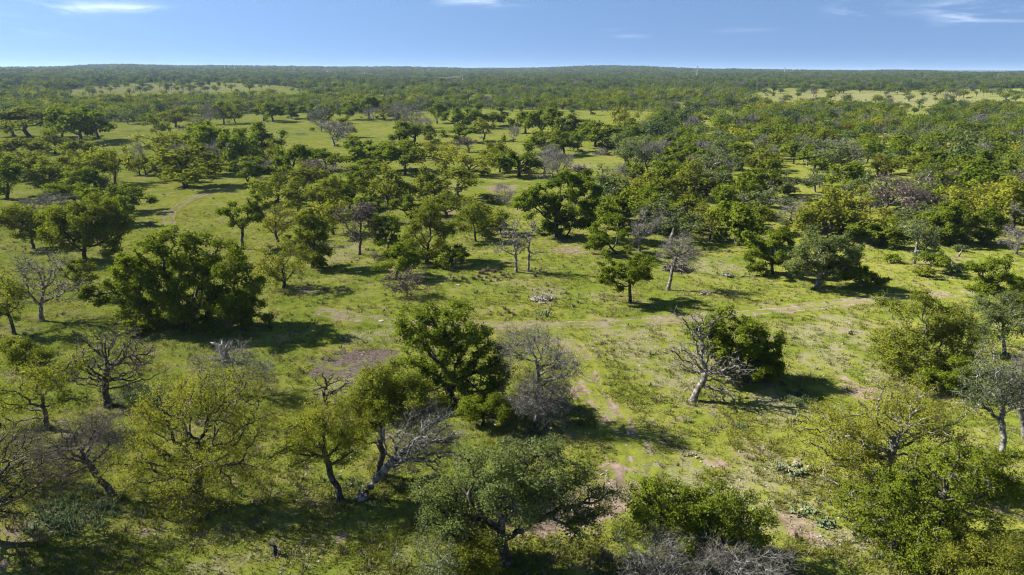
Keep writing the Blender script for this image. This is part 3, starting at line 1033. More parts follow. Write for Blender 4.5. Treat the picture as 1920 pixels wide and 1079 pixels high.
hero('live', (1450, 514), [(1440, 452, 46, 40), (1420, 482, 28, 20), (1465, 480, 26, 24)], 'dense dark oak left of the pale green spreading oak', dens=1.1)
hero('gray', (1532, 541), [(1545, 462, 58, 34), (1512, 500, 38, 24), (1580, 490, 40, 30), (1545, 500, 35, 25)], 'pale green spreading oak with a sturdy grey trunk by the main track', r=0.34, dens=2.3)
hero('live', (1620, 538), [(1615, 505, 44, 25), (1640, 520, 22, 12)], 'low dark oak tucked behind the pale green spreading oak')
hero('gray', (1713, 495), [(1715, 428, 38, 28), (1730, 455, 26, 20)], 'pale lichen oak with a thin crooked trunk before the dense grove', dens=0.8)
hero('live', (1740, 512), [(1750, 486, 31, 15)], 'small tidy oak with a flat mushroom crown near the right meadow')
hero('live', (1895, 590), [(1872, 505, 62, 28), (1895, 545, 62, 28), (1850, 540, 30, 16)], 'dark oak reaching in from the right frame edge over the track')
hero('gray', (1885, 665), [(1882, 592, 62, 34), (1850, 610, 40, 30)], 'grey-green oak under the dark oak at the right frame edge', dens=1.8)
hero('live', (1790, 458), [(1795, 412, 50, 36), (1775, 430, 30, 24)], 'tall dense oak, larger one of the grove at the right meadow')
hero('live', (1855, 456), [(1852, 418, 35, 32)], 'dense oak at the right end of the grove by the right meadow')
hero('bare', (1906, 477), [(1908, 442, 28, 28)], 'silver grey leafless tree at the right frame edge by the grove')

# ------------------------------------------------------------------ trees of the middle distance, from a small nursery
def make_variant(kind, seed, leaf_L, n_leaf, n_att, flat=1.0, bark=None, limbs=False):
    g = np.random.default_rng(seed)
    lobes = []
    nl = g.integers(3, 8)
    lx, ly = g.normal(0, 0.5, 2)
    for k in range(nl):
        a = k * 2 * math.pi / nl + g.uniform(-0.4, 0.4)
        q = g.uniform(1.2, 2.2)
        rr = g.uniform(1.2, 2.3)
        lobes.append((np.array([lx + math.cos(a) * q, ly + math.sin(a) * q, g.uniform(2.3, 4.3) * flat]), rr, rr, rr * g.uniform(0.7, 0.95)))
    lobes.append((np.array([g.uniform(-.8, .8), g.uniform(-.8, .8), 4.9 * flat]), 1.9, 1.9, 1.6))
    top = np.array([g.uniform(-.5, .5), g.uniform(-.5, .5), g.uniform(1.1, 1.8)])
    return build_tree_geo(kind, lobes, trunk_line(np.array([0, 0, -0.2]), top, 6, 0.06, seed), 0.20 if kind not in ('bare', 'dead') else 0.17,
                          n_att, leaf_L, n_leaf, seed, limbs=limbs, r_tip=0.022, twig_len=0.75, bark=bark)


# each nursery tree is about 7.6 m wide and 6.6 m tall
LIB = {  # several of each kind, all different
    'live': [make_variant('live', 100 + i, 0.34, 4200, 260, f) for i, f in enumerate((1.0, 0.85, 1.15, 0.95, 1.05, 0.8))],
    'olive': [make_variant('olive', 200 + i, 0.33, 3300, 280, f) for i, f in enumerate((1.0, 0.9, 1.15, 1.0, 1.2, 0.85))],
    'bud': [make_variant('bud', 300 + i, 0.31, 1900, 280, f) for i, f in enumerate((1.0, 1.15, 0.9))],
    'gray': [make_variant('gray', 400 + i, 0.31, 1700, 300, f) for i, f in enumerate((1.0, 0.9, 1.1))],
    'bare': [make_variant('bare', 500 + i, 0.3, 0, 300, f) for i, f in enumerate((1.0, 1.15))],
    'barebrown': [make_variant('barebrown', 600, 0.28, 500, 300, 1.0)],
    'rust': [make_variant('rust', 700, 0.34, 3300, 240, 0.9)],
    'dead': [make_variant('dead', 800, 0.3, 0, 140, 1.1)],
}


def from_nursery(kind, loc, width, height, label, group, g, name=None):
    geo = LIB[kind][g.integers(0, len(LIB[kind]))]
    if 'dim' not in geo:
        me = geo.get('crown') or geo['trunk']
        co = np.zeros(len(me.vertices) * 3, np.float32)
        me.vertices.foreach_get('co', co)
        co = co.reshape(-1, 3)
        lo, hi = np.percentile(co, 2, axis=0), np.percentile(co, 98, axis=0)
        geo['dim'] = ((hi[0] - lo[0] + hi[1] - lo[1]) / 2, hi[2])
    a, b = geo['dim']
    return place_tree(name or NAME[kind], geo, loc, label, group, g.uniform(0, 6.28), (width / a * g.uniform(0.9, 1.1), width / a * g.uniform(0.9, 1.1), height / b))


MID = [
    # left pasture
    ('olive', 57, 258, 84, 210, 'wide three-trunked oak at the far left meadow edge'),
    ('live', 25, 256, 50, 214, 'dark oak left of the wide three-trunked oak'),
    ('live', 150, 268, 70, 216, 'dark heavy oak of the clump right of the three-trunked oak'),
    ('live', 185, 262, 60, 213, 'dark oak at the right end of the far left clump'),
    ('live', 118, 262, 45, 222, 'dark oak in the shadowed heart of the far left clump'),
    ('olive', 103, 288, 50, 247, 'single round oak in front of the far left clump'),
    ('olive', 43, 311, 90, 268, 'sprawling open-limbed oak left of the lone round oak'),
    ('olive', 152, 316, 52, 266, 'oak with a peaked crown standing above the leftmost grove'),
    ('live', 12, 374, 62, 304, 'large dark oak at the left frame edge'),
    ('olive', 92, 367, 60, 314, 'green oak on two thin trunks in the leftmost grove'),
    ('olive', 135, 352, 62, 300, 'middle oak of the leftmost grove'),
    ('bud', 180, 350, 60, 290, 'greyish budding oak on the right of the leftmost grove'),
    ('bud', 215, 345, 50, 286, 'thin-leaved tree at the grove edge facing the left meadow'),
    ('live', 140, 385, 60, 346, 'low dark green bush-like oak in front of the leftmost grove'),
    ('barebrown', 195, 368, 40, 335, 'grey-brown leafless tree behind the low bush-like oak'),
    ('live', 222, 398, 68, 354, 'spreading oak throwing long shadows over the left meadow'),
    ('olive', 40, 440, 60, 385, 'oak behind the slanting-trunk oak near the left edge'),
    ('bare', 262, 328, 28, 278, 'small leafless grey tree alone in the left pasture'),
    ('olive', 274, 329, 30, 298, 'little leaning tree beside the small leafless grey tree'),
    ('olive', 350, 352, 84, 288, 'broad green oak in front of the central left grove, above the grass shadow'),
    ('olive', 322, 338, 54, 282, 'oak on the left flank of the central left grove'),
    ('bud', 300, 300, 56, 256, 'yellowish oak at the back left of the central left grove'),
    ('bud', 345, 290, 50, 252, 'pale budding oak behind the central left grove'),
    ('live', 388, 300, 54, 238, 'tall oak crowning the central left grove'),
    ('live', 430, 306, 66, 238, 'thick dark oak at the top right of the central left grove'),
    ('live', 452, 322, 52, 262, 'dark oak on the right flank of the central left grove'),
    ('bare', 416, 318, 46, 266, 'grey leafless tree inside the central left grove'),
    ('bare', 342, 318, 40, 274, 'small grey bare tree left inside the central left grove'),
    ('live', 492, 290, 58, 235, 'dark oak standing free right of the central left grove'),
    ('bare', 485, 333, 46, 300, 'purple-grey leafless tree under the lone dark oak'),
    ('live', 552, 338, 60, 278, 'well-shaped oak with a plain trunk by the long meadow'),
    ('olive', 520, 322, 44, 276, 'oak just left of the well-shaped oak by the long meadow'),
    ('olive', 295, 254, 36, 220, 'dark small oak in the far left pasture'),
    ('olive', 329, 239, 38, 206, 'young tree right of the small oak in the far left pasture'),
    ('barebrown', 372, 262, 44, 226, 'brownish thin tree between two far pasture oaks'),
    ('bare', 628, 275, 54, 236, 'bare brownish oak right of the dark weed patch'),
    ('olive', 640, 258, 36, 225, 'thin tree at the back of the bare brownish oak'),
    ('barebrown', 605, 350, 80, 300, 'wide purple-brown leafless oak with a dark skirt'),
    ('live', 612, 322, 56, 285, 'dark oak behind the wide purple-brown leafless oak'),
    ('olive', 520, 382, 66, 328, 'yellow-green oak at the top of the tree row'),
    ('olive', 560, 400, 66, 344, 'olive oak second in the tree row'),
    ('olive', 610, 405, 66, 345, 'olive oak third in the tree row'),
    ('live', 655, 395, 56, 345, 'dark oak fourth in the tree row'),
    ('bud', 625, 440, 60, 380, 'grey-green oak under the tree row'),
    ('olive', 420, 233, 30, 197, 'small olive tree at the forest edge behind the far weed strips'),
    ('olive', 442, 231, 26, 200, 'second small olive tree at the forest edge behind the far weed strips'),
    ('live', 512, 229, 40, 199, 'dark oak at the forest edge above the lone dark oak'),
    ('olive', 494, 227, 30, 200, 'oak left of the dark forest-edge oak'),
    ('live', 548, 223, 34, 195, 'forest-edge oak directly above the dark weed patch'),
    ('bare', 392, 234, 36, 200, 'grey tree at the forest edge above the central left grove'),
    ('live', 588, 225, 32, 196, 'forest-edge oak right above the dark weed patch'),
    ('bare', 602, 247, 32, 206, 'bare tall tree behind the bare brownish oak'),
    ('live', 616, 233, 36, 200, 'dark oak behind the bare tall tree'),
    ('live', 650, 226, 38, 197, 'forest-edge oak beyond the bare brownish oak'),
    ('live', 692, 223, 42, 189, 'tall dark forest-edge oak standing out from its row'),
    ('olive', 722, 226, 34, 198, 'oak right of the tall dark forest-edge oak'),
    ('bare', 698, 228, 26, 206, 'little grey tree under the tall dark forest-edge oak'),
    ('live', 470, 345, 50, 300, 'dark low oak under the right flank of the central left grove'),
    ('olive', 372, 330, 60, 272, 'oak in the middle front of the central left grove'),
    ('live', 408, 296, 50, 244, 'dark oak in the thick of the central left grove'),
    ('olive', 70, 340, 60, 296, 'oak behind the two-trunked green oak of the leftmost grove'),
    ('live', 165, 372, 56, 318, 'shaded oak in the leftmost grove above the low bush-like oak'),
    ('olive', 5, 330, 50, 280, 'oak at the left frame edge behind the large dark one'),
    ('live', 205, 420, 66, 366, 'dark oak touching the massive twisted oak from behind'),
    ('bare', 95, 418, 60, 372, 'grey twiggy tree between the large dark edge oak and the massive twisted oak'),
    ('live', 690, 420, 50, 372, 'dark oak over the pinkish leafless tree'),
    ('live', 770, 415, 54, 368, 'dark oak in the gap left of the tall olive oak'),
    ('olive', 905, 425, 50, 384, 'green oak behind the round green oak of the row'),
    ('olive', 690, 372, 50, 326, 'green oak left of the leaning black-trunked oak'),
    ('olive', 570, 360, 56, 318, 'oak at the back of the tree row'),
    # centre pasture
    ('live', 750, 270, 40, 236, 'pair of dark oaks alone in the pasture, left one'),
    ('live', 776, 268, 44, 234, 'pair of dark oaks alone in the pasture, right one'),
    ('bare', 745, 240, 36, 200, 'tall whitish leafless tree beyond the dark pair'),
    ('bare', 775, 240, 36, 203, 'second whitish leafless tree beyond the dark pair'),
    ('live', 677, 294, 46, 261, 'small rounded oak alone left of the multi-stemmed oak'),
    ('olive', 808, 281, 22, 252, 'little leaning tree with a crooked stem in mid pasture'),
    ('live', 722, 322, 80, 272, 'multi-stemmed dark oak with daylight between its trunks'),
    ('live', 760, 328, 50, 280, 'dark oak at the right of the multi-stemmed oak'),
    ('live', 690, 345, 56, 306, 'shaded oak below the multi-stemmed oak'),
    ('live', 662, 372, 50, 330, 'rounded oak left of the black-trunked oak'),
    ('olive', 728, 386, 72, 325, 'black-trunked open oak with a leaning stem'),
    ('olive', 800, 376, 66, 320, 'softly rounded oak beside the black-trunked oak'),
    ('olive', 858, 372, 84, 318, 'bright yellow-green dome-shaped oak in mid picture'),
    ('olive', 838, 408, 80, 362, 'shaded oak at the foot of the bright dome-shaped oak'),
    ('bud', 838, 322, 70, 276, 'pale yellowish oak above the bright dome-shaped oak'),
    ('bud', 880, 330, 60, 288, 'leaning yellowish oak right of the pale yellowish oak'),
    ('bud', 812, 300, 40, 270, 'sparse oak left of the pale yellowish oak'),
    ('olive', 937, 323, 44, 267, 'slim oak with a tall bare trunk beside the rounded dark oak'),
    ('olive', 925, 310, 30, 272, 'slim oak behind the tall bare-trunked oak'),
    ('live', 972, 332, 52, 281, 'perfectly rounded dark oak in the open pasture'),
    ('bare', 945, 384, 42, 348, 'small pale leafless tree below the grey gravel strip'),
    ('bud', 907, 265, 36, 229, 'brownish oak with a rounded top in the far pasture'),
    ('bare', 963, 266, 28, 238, 'little grey leafless oak in the far pasture'),
    ('bare', 800, 248, 28, 222, 'grey sapling-like tree by the far dark oaks'),
    ('live', 865, 268, 56, 240, 'dark oak fronting the far thicket'),
    ('barebrown', 878, 286, 36, 258, 'brown leafless tree before the far thicket'),
    ('live', 858, 248, 40, 212, 'left oak of the far thicket'),
    ('live', 890, 240, 46, 203, 'tallest oak of the far thicket'),
    ('live', 925, 236, 46, 205, 'right oak of the far thicket'),
    ('live', 820, 232, 36, 200, 'small oak at the left of the far thicket'),
    ('live', 985, 250, 50, 212, 'left oak of the belt behind the brush piles'),
    ('live', 1015, 258, 50, 212, 'second oak of the belt behind the brush piles'),
    ('live', 1045, 260, 52, 215, 'third oak of the belt behind the brush piles'),
    ('live', 1080, 258, 50, 222, 'fourth oak of the belt behind the brush piles'),
    ('live', 1115, 276, 54, 238, 'fifth oak of the belt behind the brush piles'),
    ('live', 1148, 278, 54, 238, 'sixth oak of the belt, right above the far brush pile'),
    ('live', 1178, 272, 50, 236, 'last oak of the belt behind the brush piles'),
    ('bud', 1165, 246, 46, 208, 'tall yellowish oak beyond the belt'),
    ('bare', 1016, 268, 30, 250, 'round grey leafless bush-like tree before the belt'),
    ('live', 1022, 292, 46, 254, 'dark domed oak left of the far brush pile'),
    ('live', 1058, 291, 56, 252, 'dark oak right of the dark domed oak'),
    ('live', 1082, 285, 38, 255, 'smaller oak right end of the dark trio'),
    ('bare', 1020, 330, 50, 284, 'grey leafless tree at the fallen trees'),
    ('bare', 1048, 334, 44, 290, 'leaning grey tree over the fallen trunks'),
    ('bare', 1033, 340, 34, 285, 'dead grey tree with a dark stem at the fallen trees'),
    ('gray', 1168, 320, 44, 268, 'grey-green tree at the left end of the pale grove'),
    ('gray', 1190, 324, 44, 270, 'pale-stemmed tree in the pale grove right of the brush piles'),
    ('bare', 1215, 322, 44, 270, 'whitest leafless tree of the pale grove'),
    ('bare', 1240, 320, 46, 268, 'leafless grey tree at the back of the pale grove'),
    ('gray', 1200, 312, 40, 266, 'grey tree deep inside the pale grove'),
    ('live', 1262, 332, 52, 284, 'dark oak at the right end of the pale grove'),
    ('olive', 1288, 345, 50, 300, 'olive oak below the pale grove'),
    ('bud', 1180, 392, 54, 340, 'thin olive tree in the gap below the near brush pile'),
    ('olive', 1215, 385, 60, 335, 'brownish oak below the near brush pile'),
    ('live', 1215, 418, 64, 362, 'green oak right of the shaded gap behind the domed oak'),
    ('live', 1150, 415, 48, 376, 'bright oak at the near end of the shaded gap'),
    ('olive', 1262, 402, 54, 352, 'oak at the left edge of the dense wood'),
    ('olive', 1290, 430, 56, 376, 'oak in front of the dense wood beside the budding oak'),
    ('bare', 1235, 440, 56, 404, 'grey spreading leafless tree above the pale-trunked tree'),
    ('olive', 940, 440, 50, 396, 'oak between the round green oak and the domed oak'),
    # right wood landmarks
    ('olive', 1646, 328, 40, 296, 'shapely oak standing alone in the small wood clearing'),
    ('olive', 1724, 330, 50, 292, 'thick-stemmed oak at the right of the small wood clearing'),
    ('dead', 1660, 273, 34, 234, 'white dead tree rising from a gap in the dense wood'),
    ('rust', 1745, 350, 54, 322, 'rust-coloured oak right of the small wood clearing'),
    ('rust', 1790, 345, 40, 318, 'second rust-coloured oak behind the rust-coloured one'),
    ('bare', 1340, 318, 54, 284, 'grey leafless tree embedded in the left of the dense wood'),
    ('bare', 1590, 290, 70, 264, 'row of grey leafless crowns in the dense wood, near one'),
    ('bare', 1550, 292, 48, 268, 'grey leafless crown left of the near one in the wood'),
    ('live', 1680, 305, 54, 274, 'round-headed oak behind the small wood clearing'),
    ('dead', 1580, 400, 54, 350, 'white fallen-branched dead tree in the dense wood'),
    ('bare', 1480, 420, 60, 376, 'grey twiggy tree left of the yellowish wood-edge oak'),
    ('bud', 1575, 440, 100, 396, 'wide yellowish oak at the near edge of the wood'),
    ('live', 1650, 462, 70, 415, 'dark oak at the near wood edge with a leaning trunk'),
    ('gray', 1718, 438, 80, 384, 'pale open-branched lichen oak at the wood edge'),
    ('olive', 1420, 440, 60, 392, 'olive oak left of the grey twiggy tree at the wood edge'),
    ('olive', 1515, 432, 60, 386, 'olive oak between the grey twiggy tree and the wide yellowish oak'),
    ('live', 1385, 425, 56, 380, 'oak at the wood edge above the budding forked oak'),
    ('live', 1745, 455, 60, 405, 'shaded oak at the left of the grove by the right meadow'),
    ('olive', 1900, 420, 70, 375, 'oak behind the silver leafless tree at the right edge'),
    ('olive', 1162, 243, 2, 242, ''),
]
gm = np.random.default_rng(21)
n_ind = len(PLACED)
for kind, bx, by, w, ty, label in MID:
    if w < 5:
        continue
    b = ground(bx, by)
    s_ = px_per_m(b)
    from_nursery(kind, b, 1.16 * gm.uniform(0.9, 1.12) * w / s_, max(2.5, 1.08 * gm.uniform(0.92, 1.1) * (by - ty) / s_), label, None, gm)
    PLACED.append((b[0], b[1], 0.5 * w / s_))
    n_ind += 1

# ------------------------------------------------------------------ woods: the nearest trees one by one, the rest one mass
gw = np.random.default_rng(5)


def candidates(r0, r1, spacing, half_ang):
    n = int(half_ang * (r1 * r1 - r0 * r0) / spacing ** 2)
    a = gw.uniform(-half_ang, half_ang, n)
    r = np.sqrt(gw.uniform(r0 * r0, r1 * r1, n))
    return r * np.sin(a), r * np.cos(a)


def thin(x, y, mind):
    cell, keep = {}, []
    for i in range(len(x)):
        m = mind[i]
        c = (int(x[i] // 9), int(y[i] // 9))
        ok = True
        for a in (-1, 0, 1):
            for b in (-1, 0, 1):
                for j in cell.get((c[0] + a, c[1] + b), ()):
                    if (x[i] - x[j]) ** 2 + (y[i] - y[j]) ** 2 < m * m:
                        ok = False
                        break
                if not ok:
                    break
            if not ok:
                break
        if ok:
            cell.setdefault(c, []).append(i)
            keep.append(i)
    return np.array(keep, int)


x, y = candidates(115, 900, 3.4, R(47))
z = terrain(x, y)
px, py = project(x, y, z)
keep = wood_density(px, py) > 0
# woodland thins and thickens
keep &= gw.random(len(x)) < 0.14 + 1.1 * smooth(0.33, 0.51, fbm(x / 34 + 3, y / 34))
x, y = x[keep], y[keep]
k = thin(x, y, gw.uniform(4.6, 8.6, len(x)))
x, y = x[k], y[k]
k = gw.random(len(x)) < wood_density(*project(x, y, terrain(x, y)))
x, y = x[k], y[k]
PL = np.array(PLACED)
dm = np.full(len(x), 1e9)
for a, b, c in PLACED:
    dm = np.minimum(dm, np.hypot(x - a, y - b) - c * 0.75)
k = dm > 1.6
x, y = x[k], y[k]
z = terrain(x, y)
px, py = project(x, y, z)
dist = np.hypot(x, y)
sp = fbm(x / 60 + 11, y / 60 + 3) + gw.normal(0, 0.13, len(x))
kinds = np.where(sp < 0.38, 'gray', np.where(sp < 0.52, 'live', np.where(sp < 0.68, 'olive', 'bud'))).astype(object)
u = gw.random(len(x))
kinds[u < 0.11] = 'bare'
kinds[(u > 0.11) & (u < 0.14)] = 'barebrown'
kinds[(u > 0.14) & (u < 0.44)] = 'live'
kinds[(u > 0.996)] = 'rust'
wid = (5.6 + 6.8 * gw.random(len(x)) ** 1.4) * np.where(kinds == 'bare', 0.8, 1)
hei = wid * gw.uniform(0.62, 0.88, len(x)) + 0.9
vis = (px > -40) & (px < 1960)
order = np.argsort(np.where(vis, dist, 1e9))
n_take = min(298 - n_ind, len(order))
single = order[:n_take]
GROUPWORD = {'live': ('dark green oak', 'dark green oaks of the dense wood'), 'olive': ('olive green oak', 'olive oaks of the dense wood'), 'bud': ('yellowish thin-leaved oak', 'yellowish oaks of the dense wood'),
             'gray': ('grey-green lichen oak', 'lichen oaks of the dense wood'), 'bare': ('leafless grey tree', 'leafless trees of the dense wood'), 'barebrown': ('leafless brown tree', 'brown leafless trees of the dense wood'),
             'rust': ('rust-tinged oak', 'rust-tinged oaks of the dense wood')}
MARK = [(1646, 328, 'the small wood clearing'), (1660, 273, 'the white dead tree'), (1330, 440, 'the budding forked oak'), (1450, 500, 'the dense dark oak by the track'), (1540, 520, 'the pale green spreading oak'),
        (1575, 435, 'the wide yellowish oak'), (1718, 438, 'the pale open-branched oak'), (1480, 420, 'the grey twiggy tree'), (1820, 440, 'the grove by the right meadow'), (1580, 395, 'the white fallen-branched dead tree'),
        (1340, 318, 'the grey tree embedded in the wood'), (1262, 400, 'the left edge oak of the wood'), (1745, 345, 'the rust-coloured oaks'), (1215, 320, 'the pale grove'), (1880, 380, 'the right frame edge')]
MW = [(ground(a, b)[:2], t) for a, b, t in MARK]
seen = {}
for i in single:
    p = np.array([x[i], y[i]])
    dd = [np.hypot(*(p - m[0])) for m in MW]
    order_m = np.argsort(dd)
    word, grp = GROUPWORD[kinds[i]]
    size = 'broad ' if wid[i] > 8.5 else ('small ' if wid[i] < 6.9 else '')
    label = None
    for jm in order_m[:6]:
        j, v = jm, p - MW[jm][0]
        far_w = 'some way ' if dd[j] > 32 else ('' if dd[j] > 14 else 'close ')
        if abs(v[1]) > 1.6 * abs(v[0]):
            rel = 'behind ' if v[1] > 0 else 'in front of '
        elif abs(v[0]) > 1.6 * abs(v[1]):
            rel = 'to the right of ' if v[0] > 0 else 'to the left of '
        else:
            rel = ('behind and right of ' if v[0] > 0 else 'behind and left of ') if v[1] > 0 else ('in front and right of ' if v[0] > 0 else 'in front and left of ')
        cand = f'{size}{word} {far_w}{rel}{MW[j][1]}'
        if len(cand.split()) > 15:
            cand = f'{word} {rel}{MW[j][1]}'
        if label is None:
            first = cand
            label = cand
        if cand not in seen:
            label = cand
            break
    seen[label] = seen.get(label, 0) + 1
    from_nursery(kinds[i], np.array([x[i], y[i], z[i]]), wid[i], hei[i], label, grp, gw)

rest = np.setdiff1d(np.arange(len(x)), single)


def low_variant(name, kind, seed, n_leaf, L):
    """one tree of the far woods: a leafy crown and a stem in a single light mesh"""
    g = np.random.default_rng(seed)
    geo_l = []
    nl = 7
    C = np.stack([g.normal(0, 1.6, nl), g.normal(0, 1.6, nl), g.uniform(2.9, 5.0, nl)], -1)
    P = (C[g.integers(0, nl, n_leaf)] + g.normal(0, 0.82, (n_leaf, 3)) * [1, 1, .7])
    tone = g.uniform(0, 1, nl)
    dm = np.linalg.norm(P[:, None] - C[None], axis=2).argmin(1)
    V, F, v = leaves(P, C[dm], n_leaf, L, 0.1, seed, np.array([0, 0, 2.6]), tone[dm], 0.3)
    V[:, 2] = np.maximum(V[:, 2], 0.3)
    pos = [np.array([0, 0, -0.4]), np.array([g.uniform(-.2, .2), 0, 1.6])]
    par = [-1, 0]
    for c in C:
        pos.append(c)
        par.append(1)
    pos, par = np.array(pos), np.array(par)
    r, main, tp = radii(pos, par, 0.22, 0.05)
    Vw, Fw = wood_mesh(pos, par, r, main, np.arange(1, len(pos)), [(4, 0, 9)])
    leafm = M_LEAF[KIND[kind]['leaf']] if KIND[kind]['leaf'] else M_TWIG
    bark = M_GREY if kind in ('gray', 'bare') else M_BARK
    if kind == 'bare':
        F = F.copy()
    me = mesh_np(name, np.vstack([V, Vw]), [(F, 0), (Fw + len(V), 1)], [M_GREY if kind == 'bare' else leafm, bark], {'v': ('FACE', np.concatenate([v, np.zeros(len(Fw))]))})
    return me


def thin_twig_variant(name, seed, n):
    g = np.random.default_rng(seed)
    C = np.stack([g.normal(0, 1.5, 7), g.normal(0, 1.5, 7), g.uniform(3.0, 5.2, 7)], -1)
    c = C[g.integers(0, 7, n)] + g.normal(0, 0.8, (n, 3)) * [1, 1, .8]
    ax = g.normal(0, 1, (n, 3))
    ax[:, 2] += 0.6
    ax /= np.linalg.norm(ax, axis=1)[:, None]
    sd = np.cross(ax, g.normal(0, 1, (n, 3)))
    sd /= np.linalg.norm(sd, axis=1)[:, None]
    L = g.uniform(0.6, 1.3, (n, 1))
    V = np.stack([c - ax * L * .5, c + sd * 0.05, c + ax * L * .5, c - sd * 0.05], 1).reshape(-1, 3)
    F = np.arange(4 * n).reshape(-1, 4)
    pos = np.vstack([[[0, 0, -0.4], [0.1, 0, 1.6]], C])
    par = np.array([-1, 0] + [1] * 7)
    r, main, tp = radii(pos, par, 0.22, 0.05)
    Vw, Fw = wood_mesh(pos, par, r, main, np.arange(1, len(pos)), [(4, 0, 9)])
    return mesh_np(name, np.vstack([V, Vw]), [(F, 0), (Fw + len(V), 0)], [M_TWIGGREY], None)


LOW = [low_variant('far_oak', 'live', 1, 900, 0.52), low_variant('far_oak', 'live', 2, 900, 0.52), low_variant('far_oak', 'olive', 3, 800, 0.52), low_variant('far_oak', 'olive', 4, 800, 0.52),
       low_variant('far_oak', 'gray', 5, 620, 0.52), low_variant('far_oak', 'bud', 6, 560, 0.52), thin_twig_variant('far_bare_tree', 7, 700), low_variant('far_oak', 'rust', 8, 520, 0.6), low_variant('far_juniper', 'juniper', 9, 950, 0.5), low_variant('far_juniper', 'juniper', 10, 950, 0.5)]
LOWIDX = {'live': (0, 1), 'olive': (2, 3), 'gray': (4, 4), 'bud': (5, 5), 'bare': (6, 6), 'barebrown': (6, 6), 'rust': (7, 7)}


def scatter(name, meshes, P, rot, scl, idx, **props):
    """one object of kind stuff: copies of small meshes set on points, by geometry nodes"""
    me = bpy.data.meshes.new(name)
    me.vertices.add(len(P))
    me.vertices.foreach_set('co', np.ascontiguousarray(P, np.float32).ravel())
    for k, typ, val in (('rot', 'FLOAT_VECTOR', rot), ('scl', 'FLOAT_VECTOR', scl)):
        a = me.attributes.new(k, typ, 'POINT')
        a.data.foreach_set('vector', np.ascontiguousarray(val, np.float32).ravel())
    a = me.attributes.new('pick', 'INT', 'POINT')
    a.data.foreach_set('value', np.ascontiguousarray(idx, np.int32))
    ng = bpy.data.node_groups.new(name + '_nodes', 'GeometryNodeTree')
    ng.interface.new_socket('Geometry', in_out='INPUT', socket_type='NodeSocketGeometry')
    ng.interface.new_socket('Geometry', in_out='OUTPUT', socket_type='NodeSocketGeometry')
    gi, go = ng.nodes.new('NodeGroupInput'), ng.nodes.new('NodeGroupOutput')
    j = ng.nodes.new('GeometryNodeGeometryToInstance')
    for m in reversed(meshes):
        src = bpy.data.objects.new(name + '_source', m)
        oi = ng.nodes.new('GeometryNodeObjectInfo')
        oi.inputs[0].default_value = src
        ng.links.new(oi.outputs['Geometry'], j.inputs[0])
    ip = ng.nodes.new('GeometryNodeInstanceOnPoints')
    ip.inputs['Pick Instance'].default_value = True

    def attr(n, dt):
        q = ng.nodes.new('GeometryNodeInputNamedAttribute')
        q.data_type = dt
        q.inputs[0].default_value = n
        return [o for o in q.outputs if o.name == 'Attribute' and o.enabled][0]
    ng.links.new(gi.outputs[0], ip.inputs['Points'])
    ng.links.new(j.outputs[0], ip.inputs['Instance'])
    ng.links.new(attr('pick', 'INT'), ip.inputs['Instance Index'])
    ng.links.new(attr('rot', 'FLOAT_VECTOR'), ip.inputs['Rotation'])
    ng.links.new(attr('scl', 'FLOAT_VECTOR'), ip.inputs['Scale'])
    ng.links.new(ip.outputs[0], go.inputs[0])
    o = link(name, me, **props)
    md = o.modifiers.new('scatter', 'NODES')
    md.node_group = ng
    return o


# low brush between the trees of the thickets, too tangled to count
ug = np.random.default_rng(31)
UX = []
for a_, b_, c_ in PLACED:
    if math.hypot(a_, b_) > 105:
        for q in range(ug.integers(0, 3)):
            an, rr_ = ug.uniform(0, 6.28), c_ * ug.uniform(0.3, 1.3)
            UX.append((a_ + math.cos(an) * rr_, b_ + math.sin(an) * rr_, ug.uniform(0.9, 2.3)))
for i in range(len(x)):
    if ug.random() < 0.5:
        UX.append((x[i] + ug.normal(0, 3.5), y[i] + ug.normal(0, 3.5), ug.uniform(0.9, 2.6)))
UX = np.array(UX)
BRUSH = [low_variant('brush', 'live', 21, 700, 0.9), low_variant('brush', 'gray', 22, 520, 0.9), low_variant('brush', 'olive', 23, 620, 0.9), thin_twig_variant('brush', 24, 500)]
nu = len(UX)
us = UX[:, 2] / 5.5
scatter('undergrowth', BRUSH, np.stack([UX[:, 0], UX[:, 1], terrain(UX[:, 0], UX[:, 1]) - us * 0.9], -1), np.stack([np.zeros(nu), np.zeros(nu), ug.uniform(0, 6.28, nu)], -1),
        np.stack([us * ug.uniform(0.8, 1.5, nu), us * ug.uniform(0.8, 1.5, nu), us], -1), ug.choice(4, nu, p=[0.4, 0.25, 0.15, 0.2]), kind='stuff', label='low tangled brush between the oaks of the thickets', category='undergrowth')

